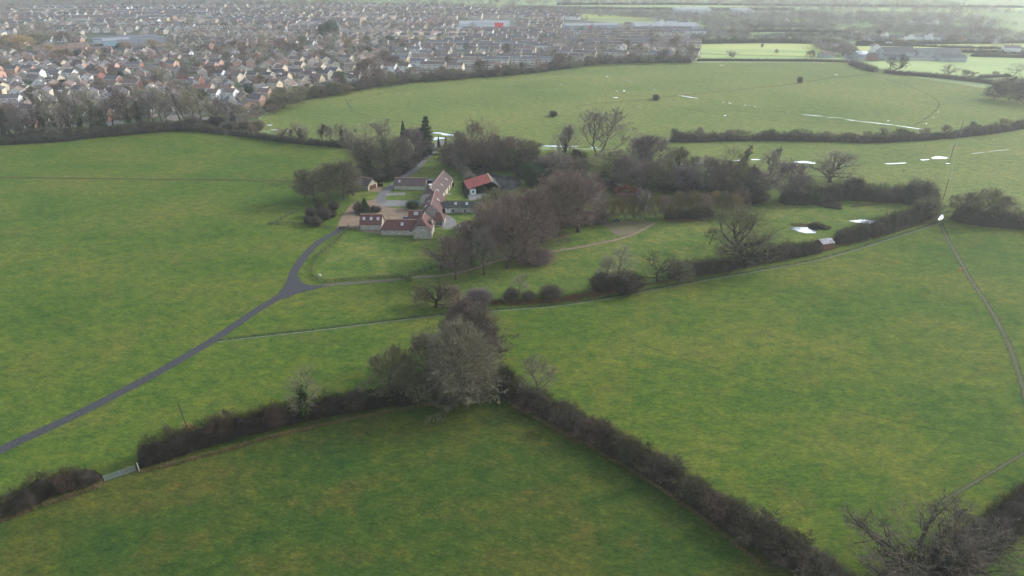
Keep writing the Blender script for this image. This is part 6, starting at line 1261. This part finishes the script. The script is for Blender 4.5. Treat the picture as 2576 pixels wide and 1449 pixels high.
for i, (x, y, h, w) in enumerate(ev):
    ball('ever%d' % (i % 2), x, y, h, w, [LEAF_D if i % 3 else LEAF_G, CORE_G], 'dark evergreen among the roofs, %s in the evergreens of the town' % ordn(i+1), cat='tree', name='evergreen_tree', group='evergreens in the town')
rt = random.Random(33); ct = 0; nb = sorted(NAMES)
tries = 0; far_tr = []
while tries < 12000:
    tries += 1; dx = rt.uniform(-40, 1740); yw = rt.uniform(P(1288, 300).y, P(1288, 8).y); X = (dx - 1288) / F * (yw * CP + CAM_H * SP)
    dd, dy = toD((X, yw, 0))
    if not inside(TOWN, dd, dy) or any(a <= dd <= c and b <= dy <= d for a, b, c, d in FREE_D): continue
    if not free(X, yw, 2.0): continue
    if dy > 112 and ct < 128:
        if not all((X-a)**2 + (yw-b)**2 > 49 for a, b in TREES): continue
        if rt.random() > .8: continue
        ct += 1; nm = min(NAMES, key=lambda q: (q[0]-X)**2 + (q[1]-yw)**2)[2]; h = rt.uniform(6, 13); 
        if rt.random() < .25:
            ball_w('ever%d' % rt.randint(0, 1), Vector((X, yw, 0)), h*.7, h*.6, h*.6, [rt.choice([LEAF_D, LEAF_G]), CORE_G], 'evergreen garden bush close to the house numbered %s' % nm, cat='tree', name='evergreen_tree', group='garden trees of the estate'); TREES.append((X, yw))
        else:
            tree_w(R(rt.randint(0, 2)), Vector((X, yw, 0)), h, h*rt.uniform(.7, 1.0), rt.choice([TW_GREY, TW_BROWN, TW_OLIVE, TW_BROWN, TW_OCHRE, TW_PURP]), 'bare garden tree close to the %s house' % nm, group='garden trees of the estate')
    elif dy < 165 and len(far_tr) < 3200: far_tr.append((X, yw, rt.uniform(7, 14), rt.uniform(6, 12)))
def cloud_trees(name, label, items, n, mats, seed, L=1.6, w=0.28, split=None):
    rng = np.random.default_rng(seed); Vs, Fs, Ms = [], [], []; o = 0
    for (x, y, h, wd) in items:
        d = norm(rng.normal(size=(n, 3))); b = d * rng.uniform(.35, 1, (n, 1)) * np.array([wd/2, wd/2, h*.45]) + np.array([x, y, h*.5])
        dd = norm(d + rng.normal(size=(n, 3))*.5 + np.array([0, 0, .4])); V, Fa = slivers(b, dd, rng.uniform(.6, 1.5, n)*L, np.full(n, w), rng)
        mi = rng.integers(0, len(mats)); Vs.append(V); Fs.append(Fa+o); Ms.append(np.full(len(Fa), mi)); o += len(V)
    return tag(ob(name, np_mesh(name, np.concatenate(Vs), np.concatenate(Fs), mats, np.concatenate(Ms))), label, kind='stuff')
cloud_trees('distant_town_trees', 'bare and evergreen trees among the distant roofs', far_tr, 130, [TW_GREY, TW_BROWN, TW_OLIVE, TW_RED, LEAF_D, TW_PURP], 5)
# woods and hedges on the far plain
def band(xa, ya, xb, yb, n, dep, h, seed):
    r = random.Random(seed); out = []
    for _ in range(n):
        f = r.random(); p = P(xa+(xb-xa)*f, ya+(yb-ya)*f) + Vector((r.uniform(-4, 4), r.uniform(0, dep), 0)); k = r.uniform(.7, 1.25); out.append((p.x, p.y, h*k, h*k*.9))
    return out
W_ = []
for q in [(1650,62,1850,66,160,150,12,1),(1790,72,2120,82,260,70,11,2),(1760,90,1900,92,60,30,9,3),(1850,56,2150,66,260,160,13,4),(2100,66,2576,72,420,170,13,5),(2260,86,2576,98,260,80,11,6),(2380,110,2640,114,110,40,10,7),(1680,50,1760,50,60,120,12,8),(2160,90,2260,92,50,40,10,9),(1270,34,1680,50,320,100,11,10),
          (0,4,1200,10,500,200,11,11),(1900,30,2576,38,460,260,12,12),(1200,12,1900,18,260,200,9,13),(1000,20,1300,30,140,100,10,14),(2060,122,2110,140,40,30,9,15),(2130,118,2160,150,40,20,8,16),(1740,100,2100,104,120,16,7,17),(2100,100,2260,112,60,20,9,18),(1300,4,2576,6,300,300,8,19)]:
    W_ += band(*q)
cloud_trees('distant_woods', 'grey bare woods and hedgerows fading across the far plain', W_, 110, [TW_HAZE_PAINT, TW_GREY, TW_PALE, TW_HAZE_PAINT, TW_BROWN], 6, 2.0, .34)
for i, d in enumerate([[(1800,84),(1950,80),(2080,83),(2150,84)],[(1880,72),(1960,67),(2080,71)],[(1930,93),(2060,90),(2200,95)],[(2150,110),(2300,111),(2420,110),(2576,109)],[(2400,133),(2500,134),(2640,137)],[(2440,142),(2576,146),(2700,150)],[(1300,20),(1600,24),(2000,26)],[(1400,12),(1700,12),(2100,16),(2576,20)]]):
    hedge('hedge', '%s thin hedge on the far plain, numbered from the nearest wood' % ordn(i+1), d, 4.5, 6, [HEDGE_F, CORE_G], 26, 1.6, .3, 40+i, .3, step=4.0)
# ------------------------------------------------------------------ air
q = MB(); q.box(-6100, 6100, -400, 11200, -1.0, 106.0); me = q.mesh('haze', bpy.data.materials.new('haze')); hm = me.materials[0]; hm.use_nodes = True; n_ = hm.node_tree; n_.nodes.clear()
hv = n_.nodes.new('ShaderNodeVolumePrincipled'); ho = n_.nodes.new('ShaderNodeOutputMaterial'); n_.links.new(hv.outputs[0], ho.inputs['Volume'])
hv.inputs['Color'].default_value = (0.95, 0.98, 1.0, 1); hv.inputs['Density'].default_value = 0.00016; hv.inputs['Anisotropy'].default_value = 0.5
tag(ob('haze', me), 'pale winter haze', kind='stuff')
